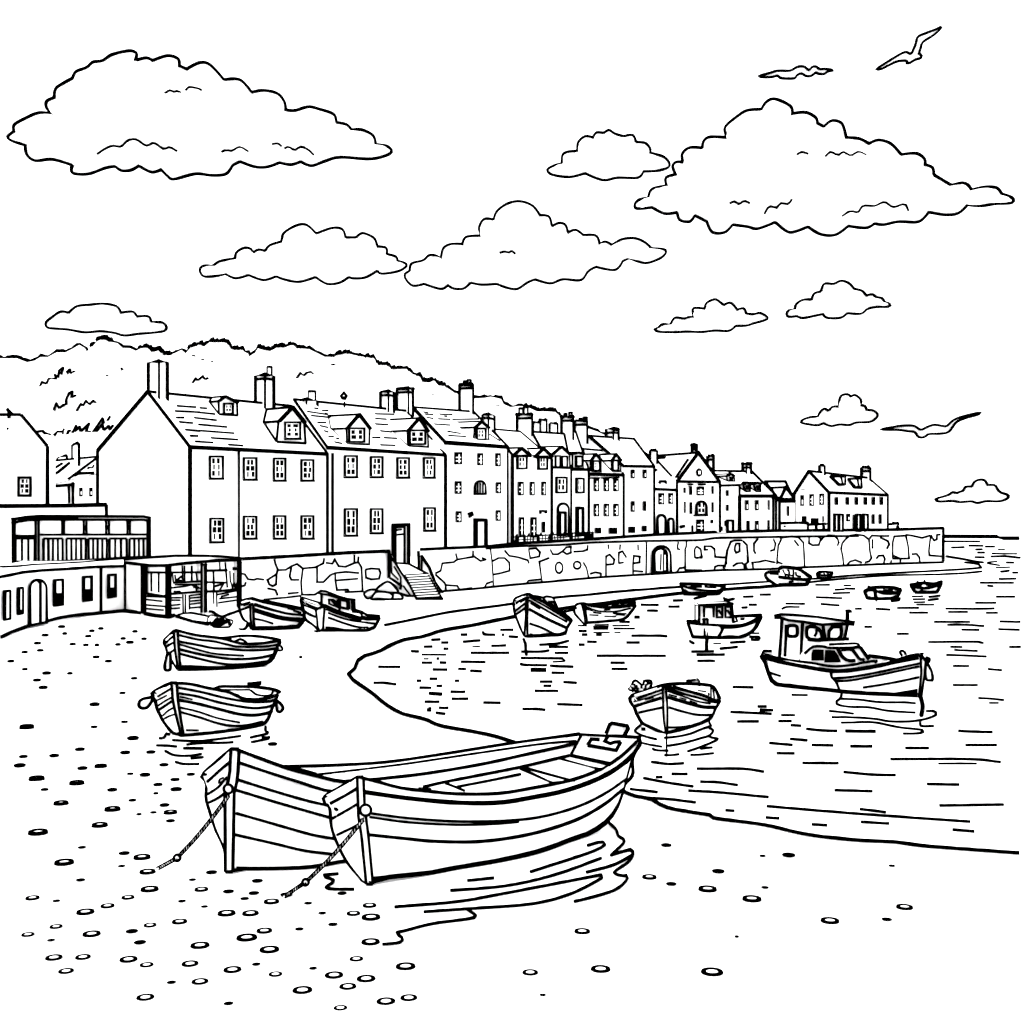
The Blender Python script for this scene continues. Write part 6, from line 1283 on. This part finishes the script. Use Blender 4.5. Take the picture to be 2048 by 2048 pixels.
tag(m.build('flower_bundle', None, None, 'timber', tuple(P(*be([(400, 440)])[0], 24.0))), 'tangled looped bundle piled on the left gunwale of the bow-on rowing boat', 'bundle')

# far boats
b7_ = Z(1320, 1100, .16563)
boat('long low dark-rimmed boat moored at the edge of the sand path', b7_, 81.2, 82.0, 1.5, [(252, 420), (330, 452), (430, 475), (560, 488), (700, 488), (775, 445)], [(290, 540), (400, 548), (550, 552), (690, 530), (740, 492), (775, 445)], None, None, [(250, 408), (420, 408), (560, 416), (680, 425), (778, 432)],
     lines=[([(292, 480), (340, 512), (400, 535)], 5.5)], inner=[([(535, 445), (600, 452), (680, 450)], 6), ([(380, 440), (500, 445)], 7)], blots=[[(255, 402), (440, 402), (500, 420), (480, 455), (420, 460), (300, 440)]], ws=4.5, wb=9, wo=5, group=G1, wf=7, skirt=.3)
boat('small dark-decked boat lying at the foot of the quay wall', b7_, 96.5, 98.0, 1.8, [(1440, 325), (1530, 338), (1640, 350), (1785, 358)], [(1440, 442), (1550, 436), (1740, 440), (1790, 380), (1800, 362)], None, [(1440, 260), (1285, 275), (1292, 345), (1440, 440)], [(1440, 225), (1480, 205), (1580, 213), (1680, 235), (1820, 325)],
     lines=[([(1560, 385), (1610, 378)], 4)], bow=[([(1430, 290), (1330, 285)], 5)], inner=[([(1480, 240), (1520, 330)], 4), ([(1540, 240), (1560, 270), (1550, 330)], 4.5), ([(1610, 250), (1610, 330)], 3.5), ([(1500, 290), (1600, 310)], 4), ([(1640, 270), (1650, 310), (1700, 320)], 4.5)], blots=[[(1480, 205), (1560, 200), (1640, 240), (1560, 235)]], ws=7, wb=9, wo=6, group=G1, wf=7)
b6_ = Z(1560, 860, .15528)
boat('tiny boat drawn up on the path, nearest the far end of the wall', b6_, 112, 113, 1.2, [(475, 1862), (560, 1872), (640, 1868), (675, 1842)], [(495, 1905), (560, 1912), (640, 1905), (675, 1850)], None, None, [(475, 1855), (500, 1835), (560, 1825), (675, 1833)], inner=[([(560, 1832), (575, 1860)], 3.5), ([(600, 1835), (620, 1850)], 4)], ws=4.5, wb=6, wo=5, group=G1, wf=5.5, skirt=.2)
b9_ = Z(1640, 1060, .2112)
root, hm, _ = boat('small square-ended boat afloat at right, left one of the far pair', b9_, 75.2, 76.2, 1.2, [(520, 572), (600, 600), (700, 602), (762, 572)], [(530, 668), (600, 662), (660, 655), (735, 622), (762, 578)], ([(513, 580), (520, 620), (528, 680)], [(526, 580), (532, 620), (540, 680)]), [(520, 572), (470, 568), (425, 580), (440, 625), (458, 662), (530, 668)], [(425, 580), (470, 560), (520, 545), (680, 545), (760, 568)],
     inner=[([(560, 578), (720, 588)], 5), ([(600, 570), (690, 568)], 5)], lines=[([(680, 650), (740, 615)], 4)], ws=5, wb=7, wst=4, wo=6.5, group=G1, wf=8, skirt=.25)
strokes(root, 'rowlock', b9_, [([(460, 565), (460, 535), (480, 545)], 4)], 75.3)
root, hm, _ = boat('small dark-rimmed boat afloat at right, right one of the far pair', b9_, 83.8, 84.6, 1.2, [(865, 530), (950, 548), (1040, 545), (1145, 510)], [(900, 602), (960, 607), (1020, 606), (1100, 590), (1132, 545), (1148, 505)], None, None, [(862, 520), (980, 502), (1080, 510), (1150, 490)],
     lines=[([(960, 570), (965, 605)], 7), ([(872, 560), (905, 600)], 5)], blots=[[(865, 520), (960, 505), (970, 545), (900, 545)], [(1085, 505), (1150, 490), (1145, 520), (1100, 522)]], inner=[([(1000, 520), (1050, 525)], 6)], ws=6, wb=7.5, wo=7, group=G1, wf=7, skirt=.25)
strokes(root, 'rowlock', b9_, [([(990, 505), (990, 470)], 3.6), ([(915, 510), (925, 480)], 3)], 84.0)

# ================================================================ pebbles on the sand (each a stone of its own, copied from two kinds)
mr = M(); k = 20
ring = [(math.cos(2 * math.pi * i / k), math.sin(2 * math.pi * i / k)) for i in range(k)]
rows = [[Vector((a * c, b_ * c, z)) for a, b_ in ring] for c, z in ((.66, .1), (.5, .25), (.2, .32), (.01, .33))]
mr.grid(rows, 0, True)
tr = [[Vector((a * c, b_ * c, z)) for a, b_ in ring] for c, z in ((.52, .20), (.6, .42), (.82, .5), (.99, .42), (1.04, .05), (.95, -.1))]
mr.grid(tr, 1, True)
md = M(); md.grid([[Vector((a * c, b_ * c, z)) for a, b_ in ring] for c, z in ((.6, 0), (.88, .1), (1, .34), (.92, .55), (.62, .7), (.25, .76), (.01, .77))], 1, True)
kinds = {'r': mr, 'd': md}; proto = {}
LAB = {'r': 'pale oval pebble with a dark rim, lying on the open sand', 'd': 'small flat dark pebble lying on the open sand'}
PEB = []
def peb(zf, s, items): 
    for x, y, r, t in items: 
        (X, Y_), = zf([(x, y)]); PEB.append((X, Y_, r * s, t))
peb(Z(0, 1200, .3623), .3623, [(x, y, r, 'd') for x, y, r in [(340, 155, 20), (557, 165, 16), (507, 178, 16), (487, 207, 18), (357, 193, 14), (249, 202, 20), (745, 181, 16), (795, 222, 16), (680, 220, 16), (717, 242, 22), (651, 253, 16), (207, 246, 20), (401, 251, 18), (474, 256, 16), (535, 256, 14), (222, 285, 19), (136, 295, 18), (530, 322, 20), (598, 345, 20), (60, 345, 20), (137, 389, 16), (257, 412, 24), (386, 412, 16), (741, 439, 19), (204, 450, 22), (238, 491, 25), (676, 520, 18), (522, 585, 28), (1660, 323, 10), (687, 679, 19), (519, 707, 20), (734, 772, 32), (441, 832, 27), (299, 867, 27), (129, 871, 24), (109, 922, 32), (455, 936, 28), (691, 850, 28), (833, 847, 26), (905, 917, 26), (1053, 969, 24), (719, 965, 18), (800, 973, 30), (966, 998, 26), (872, 1026, 26), (972, 1053, 32), (860, 1073, 15), (620, 1055, 28), (246, 1052, 22), (731, 1111, 22), (908, 1139, 28), (1505, 803, 27)]] + [(148, 710, 37, 'r'), (556, 924, 32, 'r'), (202, 994, 40, 'r'), (424, 1018, 38, 'r'), (337, 1129, 38, 'r')])
peb(Z(0, 1500, .2836), .2836, [(793, 427, 52, 'r'), (1082, 446, 24, 'd'), (1202, 448, 45, 'r'), (980, 460, 20, 'd'), (1202, 507, 32, 'd'), (703, 539, 52, 'r'), (268, 592, 63, 'r'), (578, 693, 28, 'd'), (876, 736, 38, 'd'), (1001, 765, 55, 'r'), (452, 803, 63, 'r'), (857, 824, 25, 'd'), (1040, 867, 52, 'r'), (568, 923, 32, 'd'), (1357, 920, 25, 'd'), (1055, 990, 58, 'r'), (1420, 990, 45, 'r'), (229, 1050, 45, 'r'), (902, 1046, 42, 'r'), (397, 1069, 27, 'd'), (1283, 1071, 28, 'd'), (758, 1106, 45, 'r'), (1442, 1109, 25, 'd'), (602, 1150, 58, 'r'), (1266, 1217, 50, 'r'), (395, 1251, 42, 'r'), (1058, 1241, 42, 'r'), (197, 1307, 42, 'r'), (646, 1304, 58, 'r'), (930, 1285, 42, 'd'), (360, 1346, 27, 'd'), (987, 1363, 42, 'd'), (1410, 1385, 62, 'r'), (380, 1470, 55, 'r'), (585, 1466, 50, 'r'), (906, 1483, 58, 'r'), (1034, 1520, 45, 'r'), (1340, 1513, 55, 'r'), (466, 1564, 50, 'r'), (1209, 1643, 32, 'd'), (1410, 1638, 55, 'r'), (1025, 1749, 58, 'r')])
peb(Z(300, 1640, .3209), .3209, [(383, 333, 34, 'd'), (669, 386, 34, 'd'), (489, 452, 34, 'd'), (647, 462, 33, 'd'), (590, 495, 27, 'd'), (850, 473, 38, 'd'), (1197, 463, 30, 'd'), (757, 515, 45, 'r'), (985, 523, 25, 'd'), (477, 588, 52, 'r'), (626, 588, 48, 'r'), (1073, 585, 25, 'd'), (1268, 588, 40, 'r'), (1368, 538, 40, 'r'), (1377, 613, 55, 'r'), (1140, 656, 30, 'd'), (931, 684, 27, 'd'), (713, 696, 46, 'r'), (603, 740, 60, 'r'), (744, 814, 57, 'r'), (1375, 766, 54, 'r'), (662, 903, 27, 'd'), (514, 938, 52, 'r'), (782, 965, 40, 'r'), (1016, 928, 25, 'd'), (1147, 972, 54, 'r'), (1286, 870, 40, 'r'), (1347, 994, 55, 'r'), (1593, 918, 58, 'r'), (1233, 1042, 50, 'r'), (950, 1065, 58, 'r'), (1470, 1134, 55, 'r'), (1613, 1112, 50, 'r'), (489, 1147, 30, 'd'), (1187, 1174, 40, 'r')])
peb(Z(900, 1600, .5942), .5942, [(728, 156, 18, 'd'), (1052, 191, 11, 'd'), (1140, 190, 22, 'd'), (1487, 224, 11, 'd'), (903, 244, 21, 'd'), (671, 263, 23, 'r'), (745, 286, 18, 'd'), (867, 304, 29, 'r'), (1060, 297, 13, 'd'), (1016, 337, 30, 'r'), (1530, 364, 26, 'r'), (1279, 410, 29, 'r'), (1470, 405, 17, 'd'), (445, 445, 25, 'r'), (965, 463, 8, 'd'), (270, 583, 25, 'r'), (507, 572, 31, 'r'), (882, 582, 35, 'r'), (312, 658, 11, 'd')])
for x, y, r, t in PEB:
    g = G(x, y); sx_ = r * g.y / F
    if t not in proto:
        o = kinds[t].build('pebble', white='stone'); proto[t] = o
    else:
        o = proto[t].copy(); COL.objects.link(o)
    slope = (y - HZ) / F; ht = max(8.5, r * .9) if t == 'r' else max(6.5, r * .95)      # visible height in picture units
    th = max((ht - 2 * slope * r) / (.5 if t == 'r' else .7), r * .22) * g.y / F
    o.location = (g.x, g.y, .003); o.scale = (sx_ * 1.06, sx_ * 1.06, th); o.rotation_euler = (0, 0, random.uniform(-.12, .12))
    tag(o, LAB[t], 'pebble', 'pebbles on the sand')
